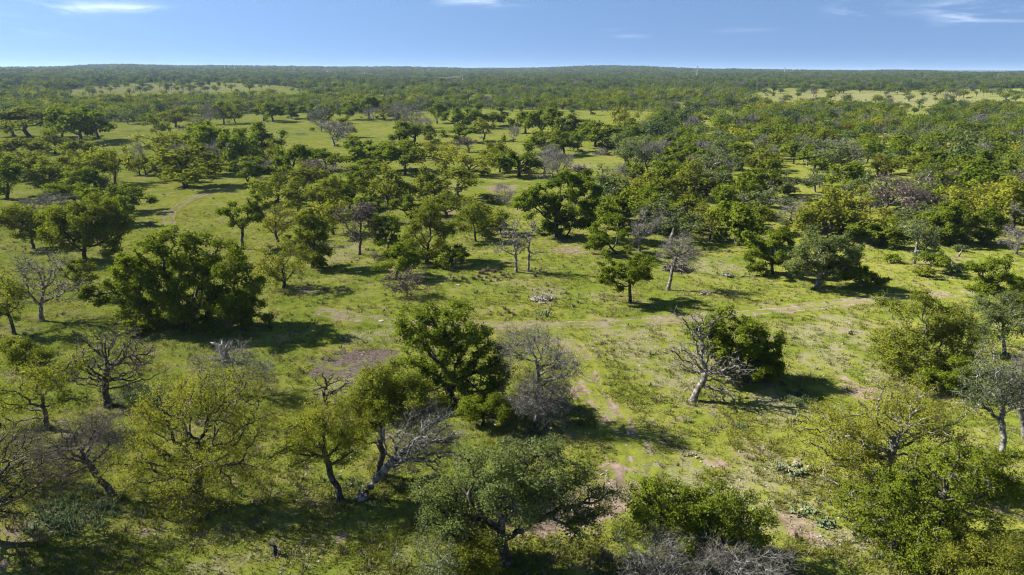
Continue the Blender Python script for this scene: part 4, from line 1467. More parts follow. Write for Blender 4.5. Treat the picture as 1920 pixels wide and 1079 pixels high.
# far woods: single trees to about 1.6 km, then clumps
X, Y, W_, H_, I_ = [x[rest]], [y[rest]], [wid[rest]], [hei[rest]], [np.where(gw.random(len(rest)) < 0.14, 8, np.array([LOWIDX[kk][q % 2] for q, kk in enumerate(kinds[rest])], int))]
for r0, r1, spc, half, sc in ((900, 1700, 7.4, R(46), 1.2), (1700, 3000, 11.0, R(45), 1.55), (3000, 5600, 16.0, R(44), 2.0)):
    xx, yy = candidates(r0, r1, spc, half)
    zz = terrain(xx, yy)
    pxx, pyy = project(xx, yy, zz)
    kp = gw.random(len(xx)) < wood_density(pxx, pyy) * (0.65 + 0.6 * smooth(0.3, 0.5, fbm(xx / 120 + 3, yy / 120)))
    xx, yy = xx[kp], yy[kp]
    spx = fbm(xx / 200 + 11, yy / 200 + 3) + gw.normal(0, 0.16, len(xx))
    ii = np.where(spx < 0.48, 4, np.where(spx < 0.72, 0, np.where(spx < 0.84, 2, 5)))
    uu = gw.random(len(xx))
    ii = np.where(uu < 0.10, 6, np.where(uu < 0.32, 1, np.where(uu < 0.50, 8, np.where(uu < 0.70, 9, ii))))
    X.append(xx)
    Y.append(yy)
    W_.append((5.5 + 7.5 * gw.random(len(xx)) ** 1.6) * sc)
    H_.append((5.2 + 6.6 * gw.random(len(xx)) ** 2) * (1 + (sc - 1) * 0.25))
    I_.append(ii)
X, Y, W_, H_, I_ = map(np.concatenate, (X, Y, W_, H_, I_))
Z = terrain(X, Y)
n = len(X)
print('far woods', n, 'single', len(single), 'hand', n_ind)
scatter('woodland', LOW, np.stack([X, Y, Z], -1), np.stack([np.zeros(n), np.zeros(n), gw.uniform(0, 6.28, n)], -1), np.stack([W_ / 7.2, W_ / 7.2, H_ / 6.3], -1), I_, kind='stuff',
        label='distant oak woodland reaching to the horizon', category='woodland')

# ------------------------------------------------------------------ prickly pears
M_PAD = [noise_mat('prickly_pear_green', (0.085, 0.125, 0.045), (0.15, 0.195, 0.075), 4.0, 3, 0.6),
         noise_mat('prickly_pear_blue_green', (0.09, 0.135, 0.08), (0.16, 0.215, 0.135), 4.0, 3, 0.6),
         noise_mat('prickly_pear_yellowed', (0.24, 0.23, 0.11), (0.38, 0.35, 0.20), 4.0, 3, 0.7),
         noise_mat('prickly_pear_dried', (0.20, 0.15, 0.10), (0.38, 0.31, 0.22), 4.0, 3, 0.9)]


def pad_mesh(m, seed):
    g = np.random.default_rng(seed)
    k, rings = 8, 4
    V = [[0, 0, 0]]
    for i in range(1, rings):
        t = i / rings
        zz = t * 0.34
        w = 0.125 * math.sin(math.pi * t ** 0.8) ** 0.75
        for j in range(k):
            a = j * 2 * math.pi / k
            V.append([w * math.cos(a), 0.032 * math.sin(a) + 0.02 * t * t, zz])
    V.append([0, 0.02, 0.34])
    tri, quad = [], []
    for j in range(k):
        tri.append([0, 1 + (j + 1) % k, 1 + j])
        for i in range(rings - 2):
            b = 1 + i * k
            quad.append([b + j, b + (j + 1) % k, b + k + (j + 1) % k, b + k + j])
        b = 1 + (rings - 2) * k
        tri.append([b + j, b + (j + 1) % k, len(V) - 1])
    return mesh_np('pad', np.array(V), [(np.array(quad), 0), (np.array(tri), 0)], [m], None, True)


PADS = [pad_mesh(m, i) for i, m in enumerate(M_PAD)]


def pear(px, py, width, height, n, label, seed, mix=(0.5, 0.3, 0.15, 0.05), dried=False):
    b = ground(px, py)
    g = np.random.default_rng(seed)
    root = root_empty('prickly_pear', b, label, 'cactus')
    todo = []
    w = width / px_per_m(b)
    for i in range(max(3, n // 3)):
        a, q = g.uniform(0, 6.28), math.sqrt(g.uniform(0, 1)) * w / 2
        todo.append((Vector((math.cos(a) * q, math.sin(a) * q * 0.8, -0.03)), Matrix.Rotation(g.uniform(0, 6.28), 3, 'Z') @ Matrix.Rotation(g.normal(0, 0.35), 3, 'X') @ Matrix.Rotation(g.normal(0, 0.35), 3, 'Y'), 1.0))
    made = 0
    while todo and made < n:
        p, M, sz = todo.pop(0)
        scl = sz * height * 0.78 * g.uniform(0.8, 1.2)
        o = link('pad', PADS[g.choice(4, p=mix)], root)
        o.location, o.rotation_euler, o.scale = p, M.to_euler(), (scl, scl, scl)
        made += 1
        for q in range(g.integers(1, 4)):
            ang = g.uniform(-0.9, 0.9)
            tip = p + M @ Vector((0.10 * math.sin(ang) * 1.2, 0.01, 0.30 * math.cos(ang * 0.6))) * scl
            todo.append((tip, M @ Matrix.Rotation(ang, 3, 'Y') @ Matrix.Rotation(g.normal(0, 0.5), 3, 'Z') @ Matrix.Rotation(g.normal(0, 0.3), 3, 'X'), sz * 0.93))
    return root


pear(1486, 884, 54, 1.35, 80, 'largest prickly pear clump, with pale yellow pads and a dark shadow', 1, (0.35, 0.3, 0.27, 0.08))
pear(1505, 962, 48, 1.05, 46, 'long low green prickly pear on the stony slope', 2, (0.55, 0.4, 0.05, 0.0))
pear(1545, 985, 36, 1.1, 42, 'blue-green prickly pear just below the long low one', 3, (0.35, 0.62, 0.03, 0.0))
pear(1546, 945, 26, 0.9, 8, 'few prickly pear pads peeping out beside the corner oak', 4, (0.4, 0.6, 0, 0))
pear(1022, 592, 28, 1.3, 34, 'prickly pear below the heap of stones on the grass', 5)
pear(643, 641, 15, 1.3, 14, 'prickly pear above the bare soil patch, the one by the live oak shadow', 6)
pear(683, 643, 12, 1.0, 9, 'smaller prickly pear above the bare soil patch', 7)
pear(1222, 666, 16, 1.1, 12, 'dark prickly pear left of the white leaning dead oak', 8)
pear(1591, 626, 14, 1.2, 12, 'prickly pear on the pale stony ground left of the broad grey-limbed oak', 9)
pear(1484, 634, 12, 1.0, 9, 'little prickly pear right of the rounded evergreen', 10)
pear(1489, 790, 9, 1.5, 7, 'upright single-stemmed prickly pear beside the big trunk shadow', 11, (0.2, 0.6, 0.2, 0))
pear(843, 524, 22, 1.2, 16, 'prickly pear at the left of the bunchgrass clumps', 12, (0.4, 0.3, 0.3, 0))
pear(1005, 509, 20, 1.2, 14, 'prickly pear at the feet of the two dead snags', 13)
pear(1293, 855, 28, 0.9, 22, 'withered straw-coloured prickly pear heap on open grass', 14, (0.03, 0.05, 0.42, 0.5))
pear(318, 341, 12, 1.6, 10, 'prickly pear in front of the central left grove', 15)
pear(1772, 527, 12, 1.1, 8, 'prickly pear near the mushroom-crowned oak', 16)

# ------------------------------------------------------------------ wood and stone heaps
def log_mesh(seed, L, r, m):
    g = np.random.default_rng(seed)
    n = 7
    P = np.stack([np.linspace(-L / 2, L / 2, n), g.normal(0, L * 0.035, n), g.normal(0, L * 0.025, n)], -1)
    pos, par = [p for p in P], [-1] + list(range(n - 1))
    rr = list(np.linspace(r, r * 0.45, n))
    for q in range(g.integers(1, 4)):
        i = g.integers(2, n - 1)
        d = g.normal(0, 1, 3) * [0.5, 1, 1]
        d = d / np.linalg.norm(d) * L * g.uniform(0.1, 0.24)
        pos.append(pos[i] + d)
        par.append(i)
        rr.append(r * 0.3)
        pos.append(pos[-1] + d * 0.8 + g.normal(0, 0.06, 3))
        par.append(len(pos) - 2)
        rr.append(r * 0.18)
    pos, par, rr = np.array(pos), np.array(par), np.array(rr)
    main = np.full(len(pos), -1, int)
    for i in range(n - 1):
        main[i] = i + 1
    V, F = wood_mesh(pos, par, rr, main, np.arange(1, len(pos)), [(5, 0, 9)])
    return mesh_np('log', V, [(F, 0)], [m], None, True)


M_BRUSH = noise_mat('weathered_brush', (0.09, 0.07, 0.065), (0.23, 0.19, 0.175), 3.0, 4, 0.95)
LOGS = [log_mesh(40 + i, 2.6, 0.10, m) for i, m in enumerate((M_BRUSH, M_GREY, M_BRUSH, M_TWIG, M_BRUSH))]
LOGS_PALE = [log_mesh(60 + i, 2.6, 0.11, m) for i, m in enumerate((M_PALE, M_GREY, M_BRUSH))]


def stone_mesh(seed, m):
    g = np.random.default_rng(seed)
    import bmesh
    bm = bmesh.new()
    bmesh.ops.create_icosphere(bm, subdivisions=1, radius=0.5)
    for v in bm.verts:
        v.co *= g.uniform(0.75, 1.2)
        v.co.z *= 0.55
    me = bpy.data.meshes.new('stone')
    bm.to_mesh(me)
    bm.free()
    me.materials.append(m)
    return me


M_STONE = noise_mat('limestone', (0.20, 0.18, 0.145), (0.42, 0.39, 0.33), 3.0, 4, 0.9)
STONES = [stone_mesh(i, M_STONE) for i in range(4)]


def heap(px, py, width, tall, n, label, seed, logs=LOGS, stones=0, cat='brush pile', name='brush_pile', depth=0.5, size=1.0):
    b = ground(px, py)
    g = np.random.default_rng(seed)
    w = width / px_per_m(b)
    root = root_empty(name, b, label, cat)
    for i in range(n):
        a, q = g.uniform(0, 6.28), g.uniform(0, 1) ** 0.6
        xx, yy = math.cos(a) * q * w * 0.42, math.sin(a) * q * w * 0.42 * depth
        zz = g.uniform(0.08, 1) * tall * (1 - q * q) + 0.1
        o = link('log', logs[g.integers(0, len(logs))], root)
        s_ = size * g.uniform(0.5, 1.15)
        o.location, o.scale = (xx, yy, zz), (s_, s_, s_)
        o.rotation_euler = (g.uniform(0, 6.28), g.normal(0, 0.28) + 0.2 * (1 if math.cos(a) > 0 else -1), g.uniform(0, 6.28))
    for i in range(stones):
        a, q = g.uniform(0, 6.28), math.sqrt(g.uniform(0, 1))
        o = link('stone', STONES[g.integers(0, 4)], root)
        s_ = g.uniform(0.25, 0.7)
        o.location, o.scale = (math.cos(a) * q * w * 0.5, math.sin(a) * q * w * 0.5 * depth, s_ * 0.15 + tall * 0.3 * (1 - q)), (s_, s_ * g.uniform(.6, 1), s_ * g.uniform(.6, 1.2))
        o.rotation_euler = (g.normal(0, 0.2), g.normal(0, 0.2), g.uniform(0, 6.28))
    return root


heap(1162, 332, 42, 2.3, 95, 'long brush pile of grey sticks, the nearer one in the clearing', 1, depth=0.6)
heap(1130, 291, 36, 2.9, 85, 'tall brush pile of grey sticks, the farther one in the clearing', 2, depth=0.7, size=1.2)
heap(1088, 322, 44, 2.2, 70, 'sprawling brush pile of dark trunks at the fallen trees', 3, depth=0.6, size=1.35)
heap(1268, 508, 52, 1.5, 70, 'tangled brown brush heap behind the pale-trunked tree', 4, logs=LOGS + [LOGS[0]], depth=0.6, size=0.9)
heap(1018, 562, 50, 0.45, 14, 'low heap of limestone rubble and grey logs on the open grass', 5, LOGS_PALE, 46, 'stone heap', 'stone_heap', 0.55, 0.75)
heap(1364, 519, 22, 0.5, 16, 'small pile of weathered branches left of the dense dark oak', 6, LOGS_PALE, 5, size=0.7)
heap(281, 423, 22, 0.5, 12, 'little heap of sticks and stones beside the two-rut track', 7, LOGS, 10, depth=0.4, size=0.8)
heap(1322, 553, 18, 0.4, 10, 'low scatter of sticks below the pale-trunked tree', 8, LOGS_PALE, 4, size=0.6)
heap(1628, 334, 14, 1.0, 22, 'small brush pile in the small wood clearing', 9, LOGS)
heap(905, 260, 14, 0.8, 16, 'faint brush pile at the far thicket', 10, LOGS)
heap(1790, 462, 24, 0.6, 14, 'strewn branches in front of the grove by the right meadow', 11, LOGS_PALE, 4)


def single_log(name, px0, py0, px1, py1, r, label, cat='fallen log', m=M_PALE, lift=0.12):
    a, c = ground(px0, py0), ground(px1, py1)
    mid = (a + c) / 2
    L = np.linalg.norm(c - a)
    me = log_mesh(int(px0), L, r, m)
    o = link(name, me)
    o.location = mid + np.array([0, 0, lift])
    o.rotation_euler = (0, 0, math.atan2(c[1] - a[1], c[0] - a[0]))
    o['label'], o['category'] = label, cat
    return o


single_log('fallen_log', 1538, 895, 1574, 912, 0.11, 'bleached crooked log lying beside the largest prickly pear')
single_log('fallen_log', 995, 566, 1028, 571, 0.14, 'grey log lying along the front of the limestone heap', m=M_GREY)
single_log('fallen_log', 1388, 520, 1406, 520, 0.12, 'pale log right of the small pile of weathered branches')
single_log('fallen_log', 440, 1016, 438, 1020, 0.06, 'short stick on the grass near the forked trunk shadow', m=M_BRUSH)


def snag(px, py, tx, ty, r, label, m, jag, name='broken_trunk', cat='dead trunk'):
    b = ground(px, py)
    top = at_depth(tx, ty, b[1]) - b
    g = np.random.default_rng(int(px))
    root = root_empty(name, b, label, cat)
    P = trunk_line(np.array([0, 0, -0.2]), top, 6, 0.05, int(px))
    pos, par = [p for p in P], [-1] + list(range(5))
    rr = list(np.linspace(r * 1.3, r * 0.7, 6))
    main = [1, 2, 3, 4, 5, -1]
    V, F = wood_mesh(np.array(pos), np.array(par), np.array(rr), np.array(main), np.arange(1, 6), [(9, 0, 9)])
    link('trunk', mesh_np('trunk', V, [(F, 0)], [m], None, True), root)
    for q in range(jag):
        d = g.normal(0, 1, 3) * [1, 1, 0.4]
        d[2] = abs(d[2]) + 0.3
        d = d / np.linalg.norm(d) * r * g.uniform(2, 5)
        st = P[g.integers(3, 6)]
        V, F = wood_mesh(np.array([st, st + d * 0.6, st + d + g.normal(0, r * 0.4, 3)]), np.array([-1, 0, 1]), np.array([r * 0.5, r * 0.35, r * 0.08]), np.array([1, 2, -1]), np.array([1, 2]), [(5, 0, 9)])
        link('splinter', mesh_np('splinter', V, [(F, 0)], [m], None, True), root)
    return root


snag(426, 679, 414, 650, 0.42, 'splintered grey trunk snapped off in front of the huge live oak', M_GREY, 5)
snag(518, 1040, 515, 1024, 0.16, 'small charred stump with a curled limb on the near grass', noise_mat('charred_wood', (0.015, 0.014, 0.014), (0.06, 0.058, 0.055), 4, 4, 0.9), 4, 'charred_stump', 'stump')
snag(533, 326, 545, 312, 0.25, 'leaning trunk stub under the well-shaped oak', M_BRUSH, 2)
snag(1795, 482, 1802, 473, 0.2, 'curved dead stub behind the mushroom-crowned oak', M_PALE, 2)

# boulders lying singly on the grass
for i, (px, py, w, t) in enumerate([(858, 536, 11, 'flat pale rock in the tree shadow below the bunchgrass clumps'), (961, 581, 9, 'pale rock between two bunchgrass clumps above the main track'), (1009, 578, 6, 'white rock right above the prickly pear under the stone heap'),
                                    (1175, 836, 8, 'white rock on the worn path near the shadow of the grey oak'), (715, 603, 14, 'flat grey rock beside the main track'), (1316, 834, 5, 'small white rock near the withered prickly pear heap')]):
    b = ground(px, py)
    o = link('rock', STONES[i % 4])
    k = w / px_per_m(b)
    o.location, o.scale, o.rotation_euler = b + [0, 0, 0.06 * k], (k, k * 0.7, k * 0.55), (0, 0, i)
    o['label'], o['category'] = t, 'rock'

# ------------------------------------------------------------------ bunchgrass
M_STRAW = noise_mat('dry_bunchgrass', (0.16, 0.125, 0.085), (0.32, 0.26, 0.18), 2.0, 3, 0.95)


def blades(seed, n, h, spread, w, m, name, flop=0.55):
    g = np.random.default_rng(seed)
    a = g.uniform(0, 6.28, n)
    q = np.sqrt(g.uniform(0, 1, n)) * spread * 0.45
    b = np.stack([np.cos(a) * q, np.sin(a) * q, np.full(n, -0.02)], -1)
    out = np.stack([np.cos(a), np.sin(a), np.zeros(n)], -1) * g.uniform(0, flop, (n, 1)) + g.normal(0, 0.15, (n, 3))
    hh = h * g.uniform(0.5, 1.1, (n, 1))
    tip = b + (out + [0, 0, 1.0]) * hh
    sd = np.stack([-np.sin(a + g.normal(0, 1, n)), np.cos(a), np.zeros(n)], -1) * w
    midp = b + (out * 0.35 + [0, 0, 0.6]) * hh
    V = np.stack([b - sd, b + sd, midp + sd * 0.8, tip, midp - sd * 0.8], 1).reshape(-1, 3)
    k = np.arange(n)[:, None] * 5
    F4 = k + np.array([[0, 1, 2, 4]])
    F3 = k + np.array([[4, 2, 3]])
    return mesh_np(name, V, [(F4, 0), (F3, 0)], [m])


BUNCH = [blades(i, 130, 0.75, 0.8, 0.022, M_STRAW, 'bunchgrass') for i in range(3)]
gb = np.random.default_rng(77)
BG = [(868, 524, 9), (888, 524, 11), (897, 520, 8), (902, 514, 11), (907, 510, 8), (912, 509, 9), (918, 509, 7), (924, 511, 8), (929, 510, 7), (932, 507, 9), (938, 512, 7), (914, 516, 7), (927, 521, 8), (941, 517, 7),
      (948, 521, 8), (958, 522, 7), (934, 526, 8), (920, 528, 7), (904, 527, 7), (877, 531, 9), (962, 515, 5), (1004, 519, 7), (968, 557, 8), (940, 552, 6), (1028, 564, 12), (946, 580, 9), (954, 587, 9), (963, 591, 8), (940, 592, 6), (920, 585, 4), (1075, 576, 8), (912, 522, 6)]
BG_LONE = {(1004, 519): 'lone brown bunchgrass clump below the two dead snags', (962, 515): 'tiny bunchgrass clump left of the dead snags', (968, 557): 'bunchgrass clump left of the limestone heap',
           (940, 552): 'flat bunchgrass clump at the edge of the tree shadow left of the limestone heap', (1028, 564): 'rounded bunchgrass clump growing out of the limestone heap',
           (946, 580): 'top one of four bunchgrass clumps in a slanting row above the main track', (954, 587): 'second bunchgrass clump of the slanting row above the main track', (963, 591): 'lowest bunchgrass clump of the slanting row above the main track',
           (940, 592): 'small bunchgrass clump left under the slanting row above the main track', (920, 585): 'speck of bunchgrass by itself left of the slanting row', (1075, 576): 'bunchgrass clump alone right of the limestone heap'}
for i, (px, py, w) in enumerate(BG):
    b = ground(px, py)
    o = link('bunchgrass', BUNCH[i % 3])
    k = w / px_per_m(b) / 0.95
    o.location, o.scale, o.rotation_euler = b, (k, k, k * gb.uniform(0.8, 1.2)), (0, 0, gb.uniform(0, 6))
    o['category'] = 'grass clump'
    if (px, py) in BG_LONE:
        o['label'] = BG_LONE[(px, py)]
    else:
        o['label'], o['group'] = 'brown bunchgrass clump of the crowd below the leaning dark oak', 'crowded brown bunchgrass clumps'

# ------------------------------------------------------------------ power line, far houses
M_STEEL = noise_mat('galvanised_steel', (0.42, 0.44, 0.46), (0.55, 0.57, 0.58), 1.0, 2, 0.5)
M_WIRE = noise_mat('aluminium_wire', (0.6, 0.6, 0.6), (0.75, 0.75, 0.75), 1.0, 2, 0.4)


def tube(P, r, k=5):
    P = np.asarray(P, float)
    n = len(P)
    rr = np.broadcast_to(np.asarray(r, float), (n,))
    main = np.array(list(range(1, n)) + [-1])
    return wood_mesh(P, np.array([-1] + list(range(n - 1))), rr, main, np.arange(1, n), [(k, 0, 99)])


POLE_TOPS = []


def pole(px, py, ty, label, arms=2):
    b = ground(px, py)
    D = b[1]
    h = (py - ty) / px_per_m(b)
    root = root_empty('transmission_pole', b, label, 'power pole')
    rw = 0.55 * D / 1280
    V, F = tube([[0, 0, -1], [0, 0, h * 0.5], [0, 0, h]], [rw * 1.2, rw, rw * 0.6], 8)
    link('pole', mesh_np('pole', V, [(F, 0)], [M_STEEL], None, True), root)
    for q in range(arms):
        zz = h * (0.92 - 0.1 * q)
        V, F = tube([[-h * 0.07, 0, zz + .3], [0, 0, zz], [h * 0.07, 0, zz + .3]], rw * 0.4, 4)
        link('crossarm', mesh_np('crossarm', V, [(F, 0)], [M_STEEL], None, True), root)
        for sx in (-1, 1):
            V, F = tube([[sx * h * 0.068, 0, zz + .2], [sx * h * 0.068, 0, zz - h * 0.035]], rw * 0.3, 4)
            link('insulator', mesh_np('insulator', V, [(F, 0)], [M_STEEL], None, True), root)
    POLE_TOPS.append(b + [0, 0, h * 0.86])


for a in [(1306, 150, 124, 'tallest steel power pole, breaking the skyline above the dense wood'), (1470, 141, 126, 'second power pole from the tallest one, standing on the skyline'), (1599, 147, 137, 'power pole between the skyline pole and the far right poles'),
          (1732, 155, 141, 'pale power pole above the far brown pasture'), (1869, 153, 140, 'rightmost power pole above the far brown pasture'), (868, 159, 143, 'pale power pole at the end of the bright wires'),
          (1000, 157, 144, 'thin power pole right of the bright wires'), (1121, 151, 138, 'thin power pole halfway to the tallest steel pole'), (784, 154, 145, 'power pole below the white house on the far ridge'),
          (684, 147, 137, 'power pole in mid span of the bright wires'), (614, 141, 133, 'power pole where the bright wires come over the ridge')]:
    pole(*a)


def mast(px, py, ty, label):
    b = ground(px, py)
    h = (py - ty) / px_per_m(b)
    root = root_empty('lattice_mast', b, label, 'mast')
    w = h * 0.05
    for q in range(3):
        a = q * 2.094
        V, F = tube([[w * math.cos(a), w * math.sin(a), -1], [w * .3 * math.cos(a), w * .3 * math.sin(a), h]], max(0.25, b[1] / 1280 * 0.16), 4)
        link('leg', mesh_np('leg', V, [(F, 0)], [M_STEEL]), root)
    for q in range(6):
        zz = h * (q + 0.5) / 6
        k = w * (1 - 0.7 * zz / h)
        V, F = tube([[k * math.cos(t * 2.094), k * math.sin(t * 2.094), zz + (t % 2) * h * 0.06] for t in range(4)], 0.15, 3)
        link('brace', mesh_np('brace', V, [(F, 0)], [M_STEEL]), root)


mast(422, 134, 122, 'left one of two slim masts close together on the far ridge')
mast(440, 134, 122, 'right one of two slim masts close together on the far ridge')
mast(552, 135, 127, 'short mast on the ridge right of the twin masts')
mast(1829, 134, 124, 'faint slim mast on the right skyline')

for si, off in enumerate((-3.0, 0.0, 3.0)):
    pts = []
    T = [POLE_TOPS[i] for i in (10, 9, 8, 5)]
    for a, c in zip(T[:-1], T[1:]):
        for q in range(10):
            t = q / 10
            p = a * (1 - t) + c * t
            p = p + np.array([off, off, -abs(c - a).max() * 0.05 * t * (1 - t) * 4 * 0.3 + si * 1.5])
            pts.append(p)
    pts.append(T[-1] + [off, off, si * 1.5])
    V, F = tube(pts, 0.05, 4)
    o = link('power_line', mesh_np('power_line', V, [(F, 0)], [M_WIRE], None, True))
    o['label'], o['category'], o['group'] = ('lowest bright wire of the far sagging span', 'middle bright wire of the far sagging span', 'topmost bright wire of the far sagging span')[si], 'wire', 'power line wires'

M_WHITE = noise_mat('white_paint', (1.05, 1.05, 1.02), (1.16, 1.16, 1.13), 1.0, 2, 0.6)
M_ROOFM = noise_mat('grey_metal_roof', (0.55, 0.56, 0.57), (0.65, 0.66, 0.67), 1.0, 2, 0.5)
M_TEAL = noise_mat('green_metal_roof', (0.10, 0.26, 0.22), (0.14, 0.32, 0.27), 1.0, 2, 0.5)
M_DARKGLASS = noise_mat('window_glass', (0.03, 0.035, 0.04), (0.05, 0.055, 0.06), 1.0, 2, 0.15)


def box(x0, x1, y0, y1, z0, z1):
    V = np.array([[x0, y0, z0], [x1, y0, z0], [x1, y1, z0], [x0, y1, z0], [x0, y0, z1], [x1, y0, z1], [x1, y1, z1], [x0, y1, z1]], float)
    F = np.array([[0, 3, 2, 1], [4, 5, 6, 7], [0, 1, 5, 4], [1, 2, 6, 5], [2, 3, 7, 6], [3, 0, 4, 7]])
    return V, F


def house(px, py, wpx, label, roofm, name, cat):
    b = ground(px, py)
    s_ = px_per_m(b)
    w = wpx / s_
    h, d = w * 0.24, w * 0.55
    b = b + [0, 0, 5.0]
    root = root_empty(name, b, label, cat)
    V, F = box(-w / 2, w / 2, -d / 2, d / 2, -7, h)
    link('wall', mesh_np('wall', V, [(F, 0)], [M_WHITE]), root)
    e = w * 0.04
    V = np.array([[-w / 2 - e, -d / 2 - e, h + .05], [w / 2 + e, -d / 2 - e, h + .05], [w / 2 + e, d / 2 + e, h + .05], [-w / 2 - e, d / 2 + e, h + .05], [-w / 2 - e, 0, h * 1.7], [w / 2 + e, 0, h * 1.7]])
    link('roof', mesh_np('roof', V, [(np.array([[0, 1, 5, 4], [2, 3, 4, 5], [0, 3, 2, 1]]), 0), (np.array([[0, 4, 3], [1, 2, 5]]), 0)], [roofm]), root)
    for q in (-0.3, 0.3):
        V, F = box(w * q - w * .05, w * q + w * .05, -d / 2 - .12, -d / 2 - .02, h * .35, h * .75)
        link('window', mesh_np('window', V, [(F, 0)], [M_DARKGLASS]), root)
    V, F = box(-w * .04, w * .04, -d / 2 - .12, -d / 2 - .02, 0, h * .7)
    link('door', mesh_np('door', V, [(F, 0)], [M_DARKGLASS]), root)


house(776, 145, 7, 'tiny white house among the trees on the far central ridge', M_ROOFM, 'house', 'house')
house(813, 143, 7, 'low green-roofed barn right of the white house on the far ridge', M_TEAL, 'barn', 'barn')

# ------------------------------------------------------------------ grass tufts and pebbles
def grass_mat(name, a, b, c):
    m, t = mat(name)
    inf = N(t, 'ShaderNodeObjectInfo')
    geo = N(t, 'ShaderNodeNewGeometry')
    n = N(t, 'ShaderNodeTexNoise', i_Scale=0.12, i_Detail=4)
    t.links.new(geo.outputs['Position'], n.inputs['Vector'])
    col = mixc(t, ramp(t, n.outputs[0], 0.4, 0.62), a, b)
    col = mixc(t, math_n(t, 'MULTIPLY', inf.outputs['Random'], 0.6), col, c)
    d = N(t, 'ShaderNodeBsdfDiffuse')
    tr = N(t, 'ShaderNodeBsdfTranslucent')
    t.links.new(col, d.inputs[0])
    t.links.new(col, tr.inputs[0])
    mx = N(t, 'ShaderNodeMixShader', i_0=0.35)
    t.links.new(d.outputs[0], mx.inputs[1])
    t.links.new(tr.outputs[0], mx.inputs[2])
    o = N(t, 'ShaderNodeOutputMaterial')
    t.links.new(mx.outputs[0], o.inputs[0])
    return m


M_GRASS = grass_mat('short_grass', (0.13, 0.178, 0.016), (0.21, 0.232, 0.030), (0.31, 0.285, 0.09))
M_WEED = grass_mat('blue_green_weed', (0.07, 0.11, 0.045), (0.11, 0.16, 0.075), (0.15, 0.18, 0.09))
TUFT = [blades(90 + i, 16, h, sp, 0.020, mm, 'tuft', 0.9) for i, (h, sp, mm) in enumerate(((0.16, 0.5, M_GRASS), (0.26, 0.5, M_GRASS), (0.12, 0.7, M_GRASS), (0.30, 0.4, M_STRAW)))]
WEEDS = [blades(96 + i, 22, 0.32, 0.6, 0.035, M_WEED, 'weed', 1.1) for i in range(2)]
gs = np.random.default_rng(9)


def field(n, r0, r1, half, dens_f):
    a = gs.uniform(-half, half, n)
    r = r0 * (r1 / r0) ** gs.uniform(0, 1, n)
    xx, yy = r * np.sin(a), r * np.cos(a)
    k = gs.random(n) < dens_f(xx, yy)
    return xx[k], yy[k]


def grass_d(xx, yy):
    at = attrs(xx, yy)
    near = np.full(len(xx), 99.0)
    for C in TRACK_C:
        for c in C[::2]:
            near = np.minimum(near, np.hypot(xx - c[0], yy - c[1]))
    at['dirt'] = np.maximum(at['dirt'], 0.9 * (near < 1.5))
    return (0.25 + 0.9 * smooth(0.4, 0.6, fbm(xx / 2.2, yy / 2.2))) * (1 - at['mud']) * (1 - 0.85 * at['dirt']) * (1 - 0.5 * at['dry'])


xx, yy = field(95000, 33, 170, R(41), grass_d)
m_ = len(xx)
sc = gs.uniform(0.6, 1.5, m_)
scatter('grass', TUFT, np.stack([xx, yy, terrain(xx, yy)], -1), np.stack([np.zeros(m_), np.zeros(m_), gs.uniform(0, 6.28, m_)], -1), np.stack([sc, sc, sc * gs.uniform(.6, 1.2, m_)], -1), gs.choice(4, m_, p=[.36, .27, .31, .06]), kind='stuff',
        label='short green pasture grass between the oaks', category='grass')
xx, yy = field(40000, 33, 260, R(41), lambda a, b: 0.85 * attrs(a, b)['weed'] + 0.03 * (fbm(a / 9, b / 9) > 0.58) + 0.004)
m_ = len(xx)
sc = gs.uniform(0.6, 1.5, m_)
scatter('weeds', WEEDS, np.stack([xx, yy, terrain(xx, yy)], -1), np.stack([np.zeros(m_), np.zeros(m_), gs.uniform(0, 6.28, m_)], -1), np.stack([sc, sc, sc], -1), gs.integers(0, 2, m_), kind='stuff',
        label='blue-green weeds in patches under the oaks', category='weeds')


# dead leaves and twigs dropped under the near oaks
M_LITTER = noise_mat('dead_leaf', (0.10, 0.075, 0.05), (0.26, 0.20, 0.14), 9.0, 2, 0.95)
gl_ = np.random.default_rng(15)


def flakes(seed, n):
    g = np.random.default_rng(seed)
    c = np.stack([g.normal(0, 0.32, n), g.normal(0, 0.32, n), g.uniform(0.01, 0.05, n)], -1)
    a = g.uniform(0, 6.28, n)
    u = np.stack([np.cos(a), np.sin(a), g.normal(0, 0.2, n)], -1) * g.uniform(0.03, 0.10, (n, 1))
    w = np.stack([-np.sin(a), np.cos(a), g.normal(0, 0.2, n)], -1) * 0.03
    V = np.stack([c - u, c + w, c + u, c - w], 1).reshape(-1, 3)
    return mesh_np('flakes', V, [(np.arange(4 * n).reshape(-1, 4), 0)], [M_LITTER])


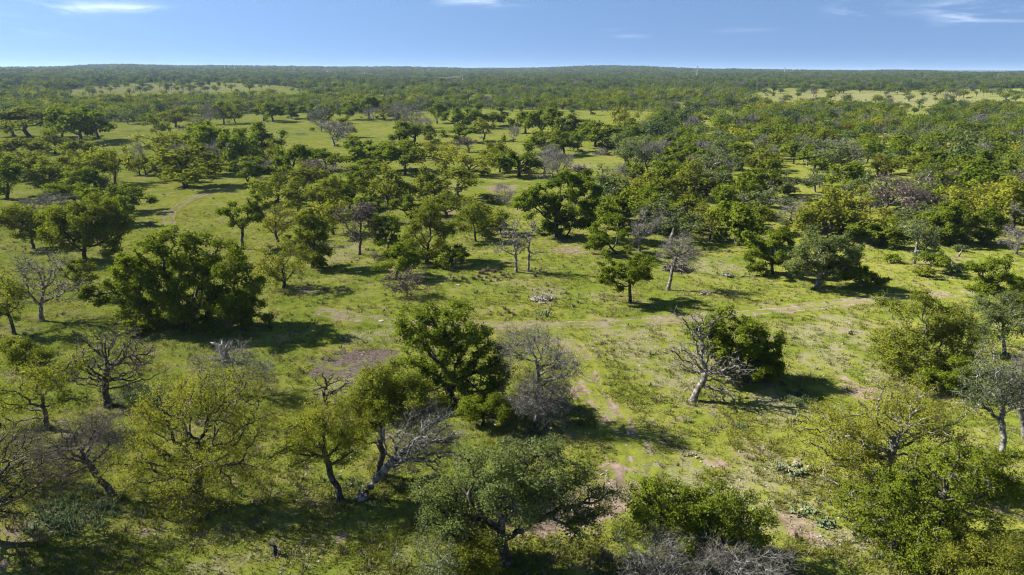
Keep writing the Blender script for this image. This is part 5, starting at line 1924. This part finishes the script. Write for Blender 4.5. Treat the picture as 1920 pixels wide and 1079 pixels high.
LP_ = []
for a_, b_, c_ in PLACED:
    if math.hypot(a_, b_) < 150 and c_ > 1.2:
        for q in range(int(14 * c_)):
            an, rr_ = gl_.uniform(0, 6.28), c_ * 0.95 * math.sqrt(gl_.uniform(0, 1))
            LP_.append((a_ + math.cos(an) * rr_ + 0.3, b_ + math.sin(an) * rr_))
LP_ = np.array(LP_)
nl_ = len(LP_)
sl = gl_.uniform(0.6, 1.5, nl_)
LITTER = [flakes(1, 14), flakes(2, 9), log_mesh(301, 0.7, 0.022, M_BRUSH), log_mesh(302, 1.1, 0.03, M_GREY)]
scatter('leaf_litter', LITTER, np.stack([LP_[:, 0], LP_[:, 1], terrain(LP_[:, 0], LP_[:, 1]) + 0.02], -1), np.stack([np.zeros(nl_), np.zeros(nl_), gl_.uniform(0, 6.28, nl_)], -1), np.stack([sl, sl, sl], -1),
        gl_.choice(4, nl_, p=[.45, .35, .14, .06]), kind='stuff', label='dead leaves and fallen twigs under the near oaks', category='leaf litter')


def peb_d(xx, yy):
    at = attrs(xx, yy)
    return np.clip(0.07 + 0.5 * at['dry'] + 0.35 * at['dirt'], 0, 1) * smooth(0.40, 0.68, fbm(xx / 3.3 + 8, yy / 3.3))


xx, yy = field(42000, 34, 130, R(40), peb_d)
m_ = len(xx)
sc = 0.05 + 0.16 * gs.random(m_) ** 3
scatter('pebbles', STONES, np.stack([xx, yy, terrain(xx, yy) + sc * 0.1], -1), np.stack([gs.normal(0, .3, m_), gs.normal(0, .3, m_), gs.uniform(0, 6.28, m_)], -1), np.stack([sc * 1.3, sc, sc], -1), gs.integers(0, 4, m_), kind='stuff',
        label='white limestone pebbles strewn over the thin grass', category='pebbles')

# ------------------------------------------------------------------ air
def build_haze():
    top, bot, ext = 125.0, -60.0, 25500.0
    V = np.array([[sx * ext, sy * ext, zz] for zz in (bot, top) for sx, sy in ((-1, -1), (1, -1), (1, 1), (-1, 1))])
    F = np.array([[0, 3, 2, 1], [4, 5, 6, 7], [0, 1, 5, 4], [1, 2, 6, 5], [2, 3, 7, 6], [3, 0, 4, 7]])
    m, t = mat('air')
    v = N(t, 'ShaderNodeVolumePrincipled')
    v.inputs['Color'].default_value = (0.48, 0.66, 0.90, 1)
    v.inputs['Density'].default_value = HAZE
    v.inputs['Anisotropy'].default_value = 0.2
    o = N(t, 'ShaderNodeOutputMaterial')
    t.links.new(v.outputs[0], o.inputs['Volume'])
    m.cycles.homogeneous_volume = True
    m.cycles.volume_sampling = 'DISTANCE'
    link('haze', mesh_np('haze', V, [(F, 0)], [m]), kind='stuff')


build_haze()
